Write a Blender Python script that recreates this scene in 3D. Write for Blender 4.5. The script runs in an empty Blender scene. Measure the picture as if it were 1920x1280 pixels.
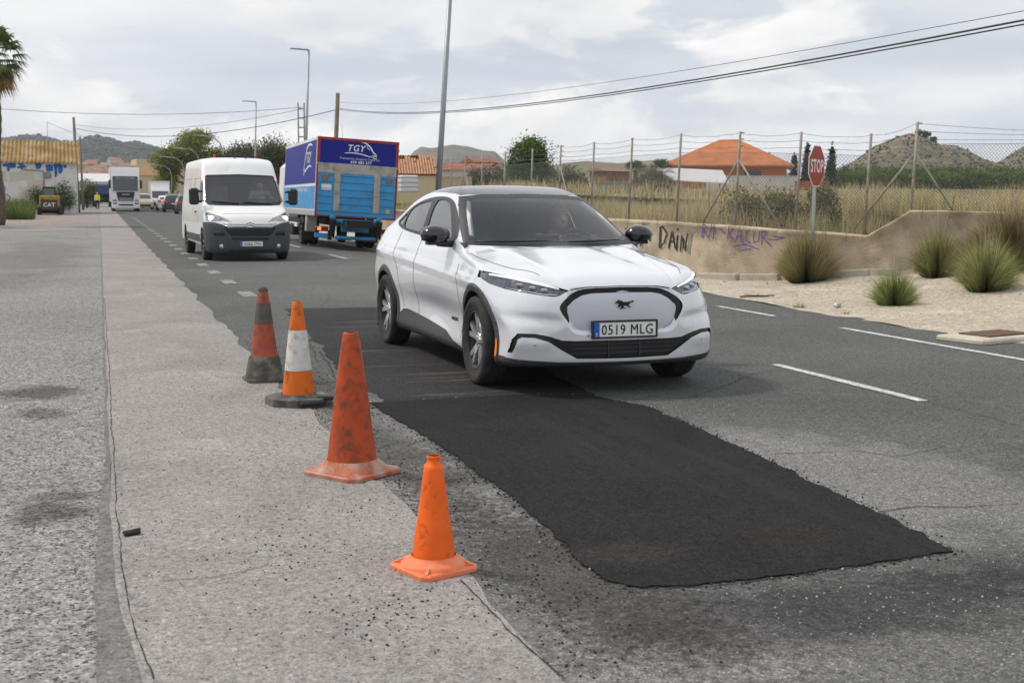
import bpy, math, random
import numpy as np
from mathutils import Vector, Matrix
random.seed(7); RNG=np.random.default_rng(7)
SC=bpy.context.scene; COL=SC.collection
# ------------------------------------------------------------ camera (solved from the photograph: road vanishing point, car wheelbase)
FPX=2303.0; CAMH=1.479
def _camR(vp=(187,371),roll=.37):
    r=np.array([(vp[0]-960)/FPX,(vp[1]-640)/FPX,1.]); r/=np.linalg.norm(r)
    t=math.radians(roll); s,c=math.sin(t),math.cos(t)
    k=-(s*r[0]-c*r[1])/r[2]
    u=np.array([s,-c,k]); u/=np.linalg.norm(u)
    x=np.cross(r,u)
    if x[0]<0: x=-x
    return np.array([x,r,u])
CR=_camR()
cam=bpy.data.cameras.new('camera'); camo=bpy.data.objects.new('camera',cam); COL.objects.link(camo)
rt,dn,fw=CR[:,0],CR[:,1],CR[:,2]
camo.matrix_world=Matrix(((rt[0],-dn[0],-fw[0],0),(rt[1],-dn[1],-fw[1],0),(rt[2],-dn[2],-fw[2],CAMH),(0,0,0,1)))
cam.sensor_width=36; cam.sensor_fit='HORIZONTAL'; cam.lens=FPX/1920*36; cam.clip_end=9000; cam.clip_start=.1
cam.dof.use_dof=True; cam.dof.focus_distance=9.3; cam.dof.aperture_fstop=6.3
SC.camera=camo
def ray(px,py): return CR@np.array([(px-960)/FPX,(py-640)/FPX,1.])
def gnd(px,py,z=0.):            # pixel -> point on the level z
    d=ray(px,py); t=(z-CAMH)/d[2]; return np.array([t*d[0],t*d[1],z])
def atY(px,py,Y):               # pixel -> point at distance Y along the road
    d=ray(px,py); t=Y/d[1]; return np.array([t*d[0],Y,CAMH+t*d[2]])
def atX(px,py,X):
    d=ray(px,py); t=X/d[0]; return np.array([X,t*d[1],CAMH+t*d[2]])
def atD(px,py,D):               # pixel -> point at camera depth D
    d=ray(px,py); return np.array([D*d[0],D*d[1],CAMH+D*d[2]])
# ------------------------------------------------------------ sky, sun, exposure
SUN=np.array([-.62,.42,.95]); SUN/=np.linalg.norm(SUN)
W=bpy.data.worlds.new('World'); SC.world=W; W.use_nodes=True
def world():
    nt=W.node_tree; N=nt.nodes; L=nt.links; N.clear()
    out=N.new('ShaderNodeOutputWorld'); bg=N.new('ShaderNodeBackground'); L.new(bg.outputs[0],out.inputs[0])
    sky=N.new('ShaderNodeTexSky'); sky.sky_type='NISHITA'; sky.sun_disc=False
    sky.sun_elevation=math.asin(SUN[2]); sky.sun_rotation=math.atan2(SUN[0],SUN[1]); sky.dust_density=2.
    sc=N.new('ShaderNodeVectorMath'); sc.operation='SCALE'; sc.inputs[3].default_value=.10; L.new(sky.outputs[0],sc.inputs[0])
    tc=N.new('ShaderNodeTexCoord'); sep=N.new('ShaderNodeSeparateXYZ'); L.new(tc.outputs['Generated'],sep.inputs[0])
    def math_(op,a,b=None):
        m=N.new('ShaderNodeMath'); m.operation=op
        for i,v in ((0,a),(1,b)):
            if v is None: continue
            if isinstance(v,(int,float)): m.inputs[i].default_value=v
            else: L.new(v,m.inputs[i])
        return m.outputs[0]
    zz=math_('ADD',math_('MAXIMUM',sep.outputs[2],0.),.10)
    cx=math_('DIVIDE',sep.outputs[0],zz); cy=math_('DIVIDE',sep.outputs[1],zz)
    cmb=N.new('ShaderNodeCombineXYZ'); L.new(cx,cmb.inputs[0]); L.new(cy,cmb.inputs[1])
    def noise(vec,scale,det,rough=.55,off=(0,0,0),dist=0.):
        mp=N.new('ShaderNodeMapping'); mp.inputs['Location'].default_value=off; L.new(vec,mp.inputs[0])
        n=N.new('ShaderNodeTexNoise'); n.inputs['Scale'].default_value=scale; n.inputs['Detail'].default_value=det
        n.inputs['Roughness'].default_value=rough; n.inputs['Distortion'].default_value=dist; L.new(mp.outputs[0],n.inputs['Vector']); return n.outputs[0]
    def ramp(fac,stops):
        r=N.new('ShaderNodeValToRGB'); e=r.color_ramp.elements
        while len(e)<len(stops): e.new(.5)
        for q,(p,c) in zip(e,stops): q.position=p; q.color=(*c,1)
        L.new(fac,r.inputs[0]); return r.outputs[0]
    def mix(f,a,b):
        m=N.new('ShaderNodeMix'); m.data_type='RGBA'; L.new(f,m.inputs[0]); L.new(a,m.inputs[6]); L.new(b,m.inputs[7]); return m.outputs[2]
    veil=ramp(noise(cmb.outputs[0],.55,9,.52,(3.1,1.7,0),.4),[(.30,(.60,.64,.72)),(.45,(.70,.73,.79)),(.58,(.82,.83,.86)),(.74,(.98,.975,.97))])
    cover=ramp(noise(cmb.outputs[0],.42,6,.5,(7.3,2.2,0)),[(.28,(.50,)*3),(.48,(1,)*3)])
    base=mix(cover,sc.outputs[0],veil)
    # cumulus heaps low over the horizon: noise on the direction itself, flattened
    mp=N.new('ShaderNodeMapping'); mp.inputs['Scale'].default_value=(1,1,2.3); L.new(tc.outputs['Generated'],mp.inputs[0])
    puff=noise(mp.outputs[0],5.5,8,.56,(2.35,.4,.1),.25)
    pm=ramp(puff,[(.49,(0,)*3),(.57,(1,)*3)])
    low=ramp(sep.outputs[2],[(.0,(.0,)*3),(.05,(1,)*3),(.26,(.85,)*3),(.50,(.0,)*3)])
    pmask=N.new('ShaderNodeMix'); pmask.data_type='RGBA'; pmask.blend_type='MULTIPLY'; pmask.inputs[0].default_value=1; L.new(pm,pmask.inputs[6]); L.new(low,pmask.inputs[7])
    shade=ramp(noise(mp.outputs[0],5.5,8,.56,(2.35,.4,.16),.25),[(.42,(1.02,1.0,.97)),(.70,(.70,.71,.75))])
    fin=mix(pmask.outputs[2],base,shade)
    L.new(fin,bg.inputs[0]); bg.inputs[1].default_value=.97
world()
sl=bpy.data.lights.new('sun','SUN'); sl.energy=2.2; sl.angle=math.radians(9); sl.color=(1,.93,.83)
so=bpy.data.objects.new('sun',sl); COL.objects.link(so); so.rotation_euler=Vector(SUN).to_track_quat('Z','Y').to_euler(); so.location=(0,0,50)
SC.view_settings.view_transform='Standard'; SC.view_settings.look='None'; SC.view_settings.exposure=.20; SC.view_settings.gamma=1
SC.view_settings.use_curve_mapping=False
SC.render.engine='CYCLES'
# ------------------------------------------------------------ materials
MATS={}
def mat(name,col=(.5,.5,.5),rough=.6,metal=0.,var=0.,vs=8.,bump=0.,bs=60.,coat=0.,dirt=None,da=.5,ds=3.,emit=0.,spec=.5,alpha=1.,tc='Object'):
    """plain procedural material: base colour with soft noise variation, optional dirt colour in blotches and fine bump"""
    if name in MATS: return MATS[name]
    m=bpy.data.materials.new(name); m.use_nodes=True; nt=m.node_tree; N=nt.nodes; L=nt.links
    b=N['Principled BSDF']; b.inputs['Base Color'].default_value=(*col,1); b.inputs['Roughness'].default_value=rough; b.inputs['Metallic'].default_value=metal
    b.inputs['Specular IOR Level'].default_value=spec
    if coat: b.inputs['Coat Weight'].default_value=coat; b.inputs['Coat Roughness'].default_value=.04
    if emit: b.inputs['Emission Color'].default_value=(*col,1); b.inputs['Emission Strength'].default_value=emit
    if var or dirt or bump:
        t=N.new('ShaderNodeTexCoord'); src=t.outputs['Object' if tc=='World' else tc]
        if tc=='World':
            g=N.new('ShaderNodeNewGeometry'); src=g.outputs['Position']
    cur=None
    if var:
        n=N.new('ShaderNodeTexNoise'); n.inputs['Scale'].default_value=vs; n.inputs['Detail'].default_value=6; L.new(src,n.inputs['Vector'])
        r=N.new('ShaderNodeValToRGB'); lo=[c*(1-var) for c in col]; hi=[min(1,c*(1+var)) for c in col]
        r.color_ramp.elements[0].position=.3; r.color_ramp.elements[1].position=.7
        r.color_ramp.elements[0].color=(*lo,1); r.color_ramp.elements[1].color=(*hi,1); L.new(n.outputs[0],r.inputs[0]); cur=r.outputs[0]
    if dirt:
        n=N.new('ShaderNodeTexNoise'); n.inputs['Scale'].default_value=ds; n.inputs['Detail'].default_value=9; n.inputs['Roughness'].default_value=.65; L.new(src,n.inputs['Vector'])
        r=N.new('ShaderNodeValToRGB'); r.color_ramp.elements[0].position=.62-da*.35; r.color_ramp.elements[1].position=.74-da*.2
        L.new(n.outputs[0],r.inputs[0])
        mx=N.new('ShaderNodeMix'); mx.data_type='RGBA'; L.new(r.outputs[0],mx.inputs[0]); mx.inputs[7].default_value=(*dirt,1)
        if cur: L.new(cur,mx.inputs[6])
        else: mx.inputs[6].default_value=(*col,1)
        cur=mx.outputs[2]
    if cur: L.new(cur,b.inputs['Base Color'])
    if bump:
        n=N.new('ShaderNodeTexNoise'); n.inputs['Scale'].default_value=bs; n.inputs['Detail'].default_value=5; L.new(src,n.inputs['Vector'])
        bp=N.new('ShaderNodeBump'); bp.inputs['Strength'].default_value=bump; bp.inputs['Distance'].default_value=.02; L.new(n.outputs[0],bp.inputs['Height']); L.new(bp.outputs[0],b.inputs['Normal'])
    MATS[name]=m; return m
def glass(name,tint=(.6,.65,.68),gl=1.0,ior=1.5):
    """thin pane: tinted see-through plus a mirror layer by Fresnel"""
    if name in MATS: return MATS[name]
    m=bpy.data.materials.new(name); m.use_nodes=True; nt=m.node_tree; N=nt.nodes; L=nt.links; N.clear()
    o=N.new('ShaderNodeOutputMaterial'); mx=N.new('ShaderNodeMixShader'); tr=N.new('ShaderNodeBsdfTransparent'); gs=N.new('ShaderNodeBsdfGlossy'); fr=N.new('ShaderNodeFresnel')
    tr.inputs[0].default_value=(*tint,1); gs.inputs['Roughness'].default_value=.0; gs.inputs[0].default_value=(gl,gl,gl,1); fr.inputs[0].default_value=ior
    L.new(fr.outputs[0],mx.inputs[0]); L.new(tr.outputs[0],mx.inputs[1]); L.new(gs.outputs[0],mx.inputs[2]); L.new(mx.outputs[0],o.inputs[0])
    MATS[name]=m; return m
# ------------------------------------------------------------ objects
def tag(o,label=None,cat=None,group=None,kind=None):
    if label: o['label']=label
    if cat: o['category']=cat
    if group: o['group']=group
    if kind: o['kind']=kind
    return o
def thing(name,label,cat,loc=(0,0,0),rz=0.,group=None):
    o=bpy.data.objects.new(name,None); COL.objects.link(o); o.location=[float(c) for c in loc]; o.rotation_euler=(0,0,rz); o.empty_display_size=.2
    return tag(o,label,cat,group)
def mk(name,v,f,m=None,parent=None,smooth=False,normals=None):
    me=bpy.data.meshes.new(name)
    if isinstance(v,np.ndarray): v=v.tolist()
    if isinstance(f,np.ndarray): f=f.tolist()
    me.from_pydata(v,[],f); me.update()
    if smooth: me.polygons.foreach_set('use_smooth',[True]*len(me.polygons))
    if normals is not None: me.normals_split_custom_set_from_vertices(normals.tolist() if isinstance(normals,np.ndarray) else normals)
    if m is not None:
        for q in (m if isinstance(m,(list,tuple)) else [m]): me.materials.append(q)
    o=bpy.data.objects.new(name,me); COL.objects.link(o)
    if parent is not None: o.parent=parent
    return o
def copytree(o,parent=None):
    c=o.copy(); COL.objects.link(c); c.parent=parent
    for ch in o.children: copytree(ch,c)
    return c
class B:
    """collects shapes, then links them as ONE mesh object"""
    def __init__(s): s.v=[]; s.f=[]; s.mi=[]; s.sm=[]; s.cm=0
    def add(s,v,f,smooth=False):
        n=len(s.v); s.v+=[tuple(map(float,p)) for p in v]; s.f+=[tuple(i+n for i in q) for q in f]; s.mi+=[s.cm]*len(f); s.sm+=[smooth]*len(f); return s
    def box(s,c,d,rz=0.,bev=0.,M=None):
        x,y,z=[q/2 for q in d]
        if bev:
            b=min(bev,x*.9,y*.9,z*.9); v=[]
            for sx in (-1,1):
                for sy in (-1,1):
                    for sz in (-1,1):
                        v+=[(sx*x,sy*(y-b),sz*(z-b)),(sx*(x-b),sy*y,sz*(z-b)),(sx*(x-b),sy*(y-b),sz*z)]
            I=lambda sx,sy,sz,k:((sx>0)*4+(sy>0)*2+(sz>0))*3+k
            f=[]
            for a in (-1,1):
                f.append([I(a,-1,-1,0),I(a,1,-1,0),I(a,1,1,0),I(a,-1,1,0)][::a]); f.append([I(-1,a,-1,1),I(1,a,-1,1),I(1,a,1,1),I(-1,a,1,1)][::-a]); f.append([I(-1,-1,a,2),I(1,-1,a,2),I(1,1,a,2),I(-1,1,a,2)][::a])
                for b_ in (-1,1):
                    f.append([I(a,b_,-1,0),I(a,b_,1,0),I(a,b_,1,1),I(a,b_,-1,1)][::-a*b_]); f.append([I(a,-1,b_,0),I(a,1,b_,0),I(a,1,b_,2),I(a,-1,b_,2)][::a*b_]); f.append([I(-1,a,b_,1),I(1,a,b_,1),I(1,a,b_,2),I(-1,a,b_,2)][::-a*b_])
                    for c_ in (-1,1): f.append([I(a,b_,c_,0),I(a,b_,c_,1),I(a,b_,c_,2)][::a*b_*c_])
        else:
            v=[(a*x,b*y,e*z) for a in (-1,1) for b in (-1,1) for e in (-1,1)]
            f=[(0,1,3,2),(4,6,7,5),(0,4,5,1),(2,3,7,6),(0,2,6,4),(1,5,7,3)]
        cs,sn=math.cos(rz),math.sin(rz); o=[]
        for p in v:
            q=Vector(p)
            if M is not None: q=M@q
            o.append((q.x*cs-q.y*sn+c[0],q.x*sn+q.y*cs+c[1],q.z+c[2]))
        return s.add(o,f)
    def tube(s,pts,r,n=8,cap=True,smooth=True):
        pts=[Vector(p) for p in pts]; rs=r if isinstance(r,(list,tuple)) else [r]*len(pts); v=[];f=[]
        up=None
        for i,p in enumerate(pts):
            t=(pts[min(i+1,len(pts)-1)]-pts[max(i-1,0)]).normalized()
            if up is None: up=Vector((0,0,1)) if abs(t.z)<.9 else Vector((1,0,0))
            a=t.cross(up)
            if a.length<1e-5: a=t.cross(Vector((.3,1,.2)))
            a.normalize(); b=a.cross(t).normalized(); up=b
            for k in range(n):
                an=2*math.pi*k/n; v.append(p+a*(rs[i]*math.cos(an))+b*(rs[i]*math.sin(an)))
        for i in range(len(pts)-1):
            for k in range(n): f.append((i*n+k,i*n+(k+1)%n,(i+1)*n+(k+1)%n,(i+1)*n+k))
        if cap: f.append(tuple(range(n))[::-1]); f.append(tuple(range((len(pts)-1)*n,len(pts)*n)))
        return s.add(v,f,smooth)
    def lathe(s,prof,n=24,c=(0,0,0),axis='z',smooth=True,cap=False):
        v=[];f=[]
        for r,h in prof:
            for k in range(n):
                a=2*math.pi*k/n; p=(r*math.cos(a),r*math.sin(a),h)
                if axis=='x': p=(p[2],p[0],p[1])
                elif axis=='y': p=(p[0],p[2],p[1])
                v.append((p[0]+c[0],p[1]+c[1],p[2]+c[2]))
        for i in range(len(prof)-1):
            for k in range(n): f.append((i*n+k,i*n+(k+1)%n,(i+1)*n+(k+1)%n,(i+1)*n+k))
        if cap: f.append(tuple(range(n))[::-1]); f.append(tuple(range((len(prof)-1)*n,len(prof)*n)))
        return s.add(v,f,smooth)
    def prism(s,poly,a,b,axis='y'):
        """2-D outline extruded from a to b along axis (outline in the other two axes, in x,y,z order)"""
        n=len(poly); v=[]
        for h in (a,b):
            for p,q in poly: v.append({'x':(h,p,q),'y':(p,h,q),'z':(p,q,h)}[axis])
        f=[tuple(range(n))[::-1],tuple(range(n,2*n))]+[(i,(i+1)%n,n+(i+1)%n,n+i) for i in range(n)]
        return s.add(v,f)
    def build(s,name,m,parent=None):
        o=mk(name,s.v,s.f,m,parent)
        o.data.polygons.foreach_set('use_smooth',s.sm)
        if any(s.mi): o.data.polygons.foreach_set('material_index',s.mi)
        return o
def text(name,st,size,m,parent,o,xd=(1,0,0),ud=(0,0,1),sx=1.,ext=.002,align='CENTER',bold=0.,shear=0.):
    """lettering as a mesh: o = middle of the baseline, xd reading direction, ud up"""
    cu=bpy.data.curves.new(name,'FONT'); cu.body=st; cu.size=size; cu.align_x=align; cu.extrude=ext; cu.offset=bold; cu.shear=shear; cu.resolution_u=3; cu.space_character=1.12
    ob=bpy.data.objects.new(name,cu); me=bpy.data.meshes.new_from_object(ob); bpy.data.objects.remove(ob); bpy.data.curves.remove(cu)
    X=Vector(xd).normalized(); U=Vector(ud).normalized(); Nn=X.cross(U)
    me.transform(Matrix(((X.x*sx,U.x,Nn.x,o[0]),(X.y*sx,U.y,Nn.y,o[1]),(X.z*sx,U.z,Nn.z,o[2]),(0,0,0,1))))
    me.materials.clear(); me.materials.append(m); me.name=name
    q=bpy.data.objects.new(name,me); COL.objects.link(q); q.parent=parent; return q
# ------------------------------------------------------------ implicit-surface modeller (bodies of vehicles and people)
def smax(a,b,k):
    h=np.maximum(k-np.abs(a-b),0)/k; return np.maximum(a,b)+h*h*k*.25
def smin(a,b,k): return -smax(-a,-b,k)
def pl(x,pts,smooth=True):
    xs=[p[0] for p in pts]; ys=[p[1] for p in pts]
    if not smooth: return np.interp(x,xs,ys)
    # monotone cubic (Fritsch-Carlson) through the points
    xs=np.array(xs,float); ys=np.array(ys,float); d=np.diff(ys)/np.diff(xs); m=np.concatenate([[d[0]],(d[:-1]+d[1:])/2,[d[-1]]])
    for i in range(len(d)):
        if d[i]==0: m[i]=m[i+1]=0
        else:
            if i>0 and d[i-1]*d[i]<=0: m[i]=0
            a,b=m[i]/d[i],m[i+1]/d[i]; q=a*a+b*b
            if q>9: t=3/math.sqrt(q); m[i]=t*a*d[i]; m[i+1]=t*b*d[i]
    x=np.asarray(x); xc=np.clip(x,xs[0],xs[-1]); i=np.clip(np.searchsorted(xs,xc)-1,0,len(d)-1); h=xs[i+1]-xs[i]; t=(xc-xs[i])/h
    return ((2*t**3-3*t**2+1)*ys[i]+(t**3-2*t**2+t)*h*m[i]+(-2*t**3+3*t**2)*ys[i+1]+(t**3-t**2)*h*m[i+1])
def sstep(a,b,x): t=np.clip((x-a)/(b-a),0,1); return t*t*(3-2*t)
def grad(f,V,e=2e-3):
    g=np.stack([f(V[:,0]+e*(i==0),V[:,1]+e*(i==1),V[:,2]+e*(i==2))-f(V[:,0]-e*(i==0),V[:,1]-e*(i==1),V[:,2]-e*(i==2)) for i in range(3)],1)/(2*e); return g
def surfnet(f,lo,hi,h,newton=3):
    ax=[np.arange(lo[i],hi[i]+h,h) for i in range(3)]; n=[len(a) for a in ax]
    K=12; Fv=np.empty(n,np.float32); st=[np.arange(0,m,K) for m in n]
    cc=[ax[i][0]+(st[i]+K/2-.5)*h for i in range(3)]; G=f(*np.meshgrid(*cc,indexing='ij')); far=np.abs(G)>K*h*.87*1.35
    for bi,i0 in enumerate(st[0]):
        for bj,j0 in enumerate(st[1]):
            for bk,k0 in enumerate(st[2]):
                if far[bi,bj,bk]: Fv[i0:i0+K,j0:j0+K,k0:k0+K]=G[bi,bj,bk]
                else:
                    X,Y,Z=np.meshgrid(ax[0][i0:i0+K],ax[1][j0:j0+K],ax[2][k0:k0+K],indexing='ij'); Fv[i0:i0+K,j0:j0+K,k0:k0+K]=f(X,Y,Z)
    s=Fv<0
    cs=sum(s[i:n[0]-1+i,j:n[1]-1+j,k:n[2]-1+k].astype(np.int8) for i in (0,1) for j in (0,1) for k in (0,1))
    cells=np.argwhere((cs>0)&(cs<8)); idx=-np.ones(cs.shape,np.int64); idx[tuple(cells.T)]=np.arange(len(cells))
    acc=np.zeros((len(cells),3)); cnt=np.zeros(len(cells))
    C8=[(i,j,k) for i in (0,1) for j in (0,1) for k in (0,1)]
    val={c:Fv[cells[:,0]+c[0],cells[:,1]+c[1],cells[:,2]+c[2]] for c in C8}
    for a in C8:
        for d in range(3):
            if a[d]: continue
            b=list(a); b[d]=1; b=tuple(b); va,vb=val[a],val[b]; cr=(va<0)!=(vb<0); t=np.where(cr,va/np.where(cr,va-vb,1),0)
            for q in range(3): acc[:,q]+=np.where(cr,a[q]+(t if q==d else 0),0)
            cnt+=cr
    V=np.array([ax[i][0] for i in range(3)])+(cells+acc/cnt[:,None])*h
    Q=[]
    for d in range(3):
        sl0=[slice(None)]*3; sl1=[slice(None)]*3; sl0[d]=slice(0,-1); sl1[d]=slice(1,None)
        s0,s1=s[tuple(sl0)],s[tuple(sl1)]; e=np.argwhere(s0!=s1); u,v=(d+1)%3,(d+2)%3
        e=e[(e[:,u]>0)&(e[:,v]>0)&(e[:,u]<n[u]-1)&(e[:,v]<n[v]-1)]
        flip=s0[tuple(e.T)]
        def at(du,dv):
            c=e.copy(); c[:,u]+=du; c[:,v]+=dv; return idx[tuple(c.T)]
        q=np.stack([at(-1,-1),at(0,-1),at(0,0),at(-1,0)],1); q[~flip]=q[~flip][:,::-1]; Q.append(q)
    Q=np.concatenate(Q)
    for _ in range(newton):
        g=grad(f,V); fv=f(V[:,0],V[:,1],V[:,2]); g2=np.maximum((g*g).sum(1),.05); stp=-(fv/g2)[:,None]*g
        ln=np.linalg.norm(stp,axis=1,keepdims=True); V=V+stp*np.minimum(1,h*.5/np.maximum(ln,1e-9))
    return V,Q
def polydist(P,poly):
    """signed distance (negative inside) and nearest boundary point"""
    poly=np.asarray(poly,float); A=poly; Bq=np.roll(poly,-1,0); best=np.full(len(P),1e9); near=P.copy(); ins=np.zeros(len(P),bool)
    for a,b in zip(A,Bq):
        e=b-a; t=np.clip(((P-a)@e)/max(e@e,1e-12),0,1); q=a+t[:,None]*e; d=np.linalg.norm(P-q,axis=1); m=d<best; best[m]=d[m]; near[m]=q[m]
        c=((a[1]>P[:,1])!=(b[1]>P[:,1])); xi=a[0]+(P[:,1]-a[1])/(b[1]-a[1]+1e-15)*e[0]; ins^=c&(P[:,0]<xi)
    return np.where(ins,-best,best),near
def smoothpoly(poly,n=3):
    p=np.asarray(poly,float)
    for _ in range(n): q=np.roll(p,-1,0); p=np.stack([p*.75+q*.25,p*.25+q*.75],1).reshape(-1,2)
    return p
AX={'f':(0,2),'s':(1,2),'t':(0,1)}
def regions(V,Q,f,regs,h,Nn=None):
    """snap vertices onto the region outlines, then give every face a part name. regs: (part, view, outline, cond(V,N)); later ones win"""
    if Nn is None: Nn=grad(f,V); Nn/=np.linalg.norm(Nn,axis=1,keepdims=True)
    lab=np.zeros(len(Q),int); names=['']
    moved=np.zeros(len(V),bool)
    for part,view,poly,cond in regs:
        a,b=AX[view]; poly=np.asarray(poly,float)
        P=V[:,[a,b]].copy()
        if view in 'ft': P[:,0]=np.abs(P[:,0])
        lo,hi=poly.min(0)-h,poly.max(0)+h
        sel=np.where(cond(V,Nn)&(P>lo).all(1)&(P<hi).all(1)&~moved)[0]
        if len(sel)==0: continue
        sd,near=polydist(P[sel],poly); c=3-a-b
        m=(np.abs(sd)<h*.75)&(np.abs(Nn[sel,c])>.2); ii=sel[m]; d=near[m]-P[ii]
        if view in 'ft': d[:,0]*=np.sign(V[ii,0])
        dc=-(Nn[ii,a]*d[:,0]+Nn[ii,b]*d[:,1])/Nn[ii,c]
        V[ii,a]+=d[:,0]; V[ii,b]+=d[:,1]; V[ii,c]+=np.clip(dc,-h,h); moved[ii]=True
    Cn=V[Q].mean(1); Nf=Nn[Q].mean(1)
    for part,view,poly,cond in regs:
        a,b=AX[view]; P=Cn[:,[a,b]].copy()
        if view in 'ft': P[:,0]=np.abs(P[:,0])
        sel=np.where(cond(Cn,Nf))[0]
        if len(sel)==0: continue
        sd,_=polydist(P[sel],poly)
        if part not in names: names.append(part)
        lab[sel[sd<0]]=names.index(part)
    return V,lab,names,Nn
def emit_part(name,V,Q,Nn,mask,m,parent,off=0.,split=False,label=None):
    out=[]
    Cx=V[Q].mean(1)[:,0]
    for side in ((-1,1) if split else (0,)):
        mk_=mask if not side else mask&(Cx*side>0)
        q=Q[mk_]
        if len(q)==0: continue
        u,inv=np.unique(q,return_inverse=True); v=V[u]+Nn[u]*off
        o=mk(name,v,inv.reshape(q.shape),m,parent,True,Nn[u])
        if label: o['label']=label
        out.append(o)
    return out
def hit(f,p,axis,a,b,n=200):
    """first surface point going along axis from a to b through p"""
    t=np.linspace(a,b,n); P=[np.full(n,float(c)) for c in p]; P[axis]=t; v=f(*P); i=np.where(v<0)[0]
    if len(i)==0: k=int(np.argmin(v)); q=list(p); q[axis]=t[k]; return q
    i=i[0]; q=list(p)
    if i==0: q[axis]=t[0]; return q
    t0,t1,v0,v1=t[i-1],t[i],v[i-1],v[i]; q[axis]=t0+(t1-t0)*v0/(v0-v1); return q
def capsule(x,y,z,a,b,ra,rb=None):
    rb=ra if rb is None else rb; a=np.array(a,float); b=np.array(b,float); e=b-a; L2=max(e@e,1e-9)
    t=np.clip(((x-a[0])*e[0]+(y-a[1])*e[1]+(z-a[2])*e[2])/L2,0,1)
    return np.sqrt((x-a[0]-t*e[0])**2+(y-a[1]-t*e[1])**2+(z-a[2]-t*e[2])**2)-(ra+(rb-ra)*t)
def ellip(x,y,z,c,r): 
    k=np.sqrt(((x-c[0])/r[0])**2+((y-c[1])/r[1])**2+((z-c[2])/r[2])**2); return (k-1)*min(r)
# ============================================================ ground, road, patches, verge
def hz(x,y):
    x=np.asarray(x,float); y=np.asarray(y,float)
    z=.0033*np.maximum(0,y-40)
    cam_=np.clip(x-5.8,0,3.4)*(1-sstep(9.4,12.,x)); z=z-cam_*.05*sstep(24,36,y)
    z=z+pl(x,[(9.3,0.),(10.2,.03),(11.,.06),(12.6,.27),(13.4,.42),(18.,.62),(40,.9)])*(1-sstep(20,26,y))*(x>9.3)
    return z
YS=np.concatenate([np.arange(-3,16,.16),np.arange(16,40,.5),np.arange(40,90,2.),np.arange(90,420,10.)])
def wob(y,a,sc,seed): 
    r=np.random.default_rng(seed); o=np.zeros_like(y)
    for k in range(7): fr=sc*1.9**k; o+=np.sin(y*fr+r.uniform(0,6.28))/(1.55**k)
    return a*o*.5
def sheet(name,xl,xr,ys,nx,zo,m,seedl=None,seedr=None,al=.02,ar=.02,bump=0.,fine=None):
    ys=np.asarray(ys,float); L=xl(ys) if callable(xl) else np.full(len(ys),float(xl)); R=xr(ys) if callable(xr) else np.full(len(ys),float(xr))
    if seedl: L=L+wob(ys,al,2.2,seedl)
    if seedr: R=R+wob(ys,ar,2.2,seedr)
    t=np.linspace(0,1,nx); X=L[:,None]+(R-L)[:,None]*t; Y=np.repeat(ys[:,None],nx,1); Z=hz(X,Y)+zo
    if bump: Z=Z+bump*(np.sin(X*2.1+Y*.7)*np.sin(Y*1.3-X*.4)+.6*np.sin(X*5.3+1)*np.sin(Y*4.1+X))
    V=np.stack([X,Y,Z],2).reshape(-1,3); i=np.arange(len(ys)-1)[:,None]*nx+np.arange(nx-1)[None]; i=i.ravel()
    return mk(name,V,np.stack([i,i+1,i+nx+1,i+nx],1),m,None,True)
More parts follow.
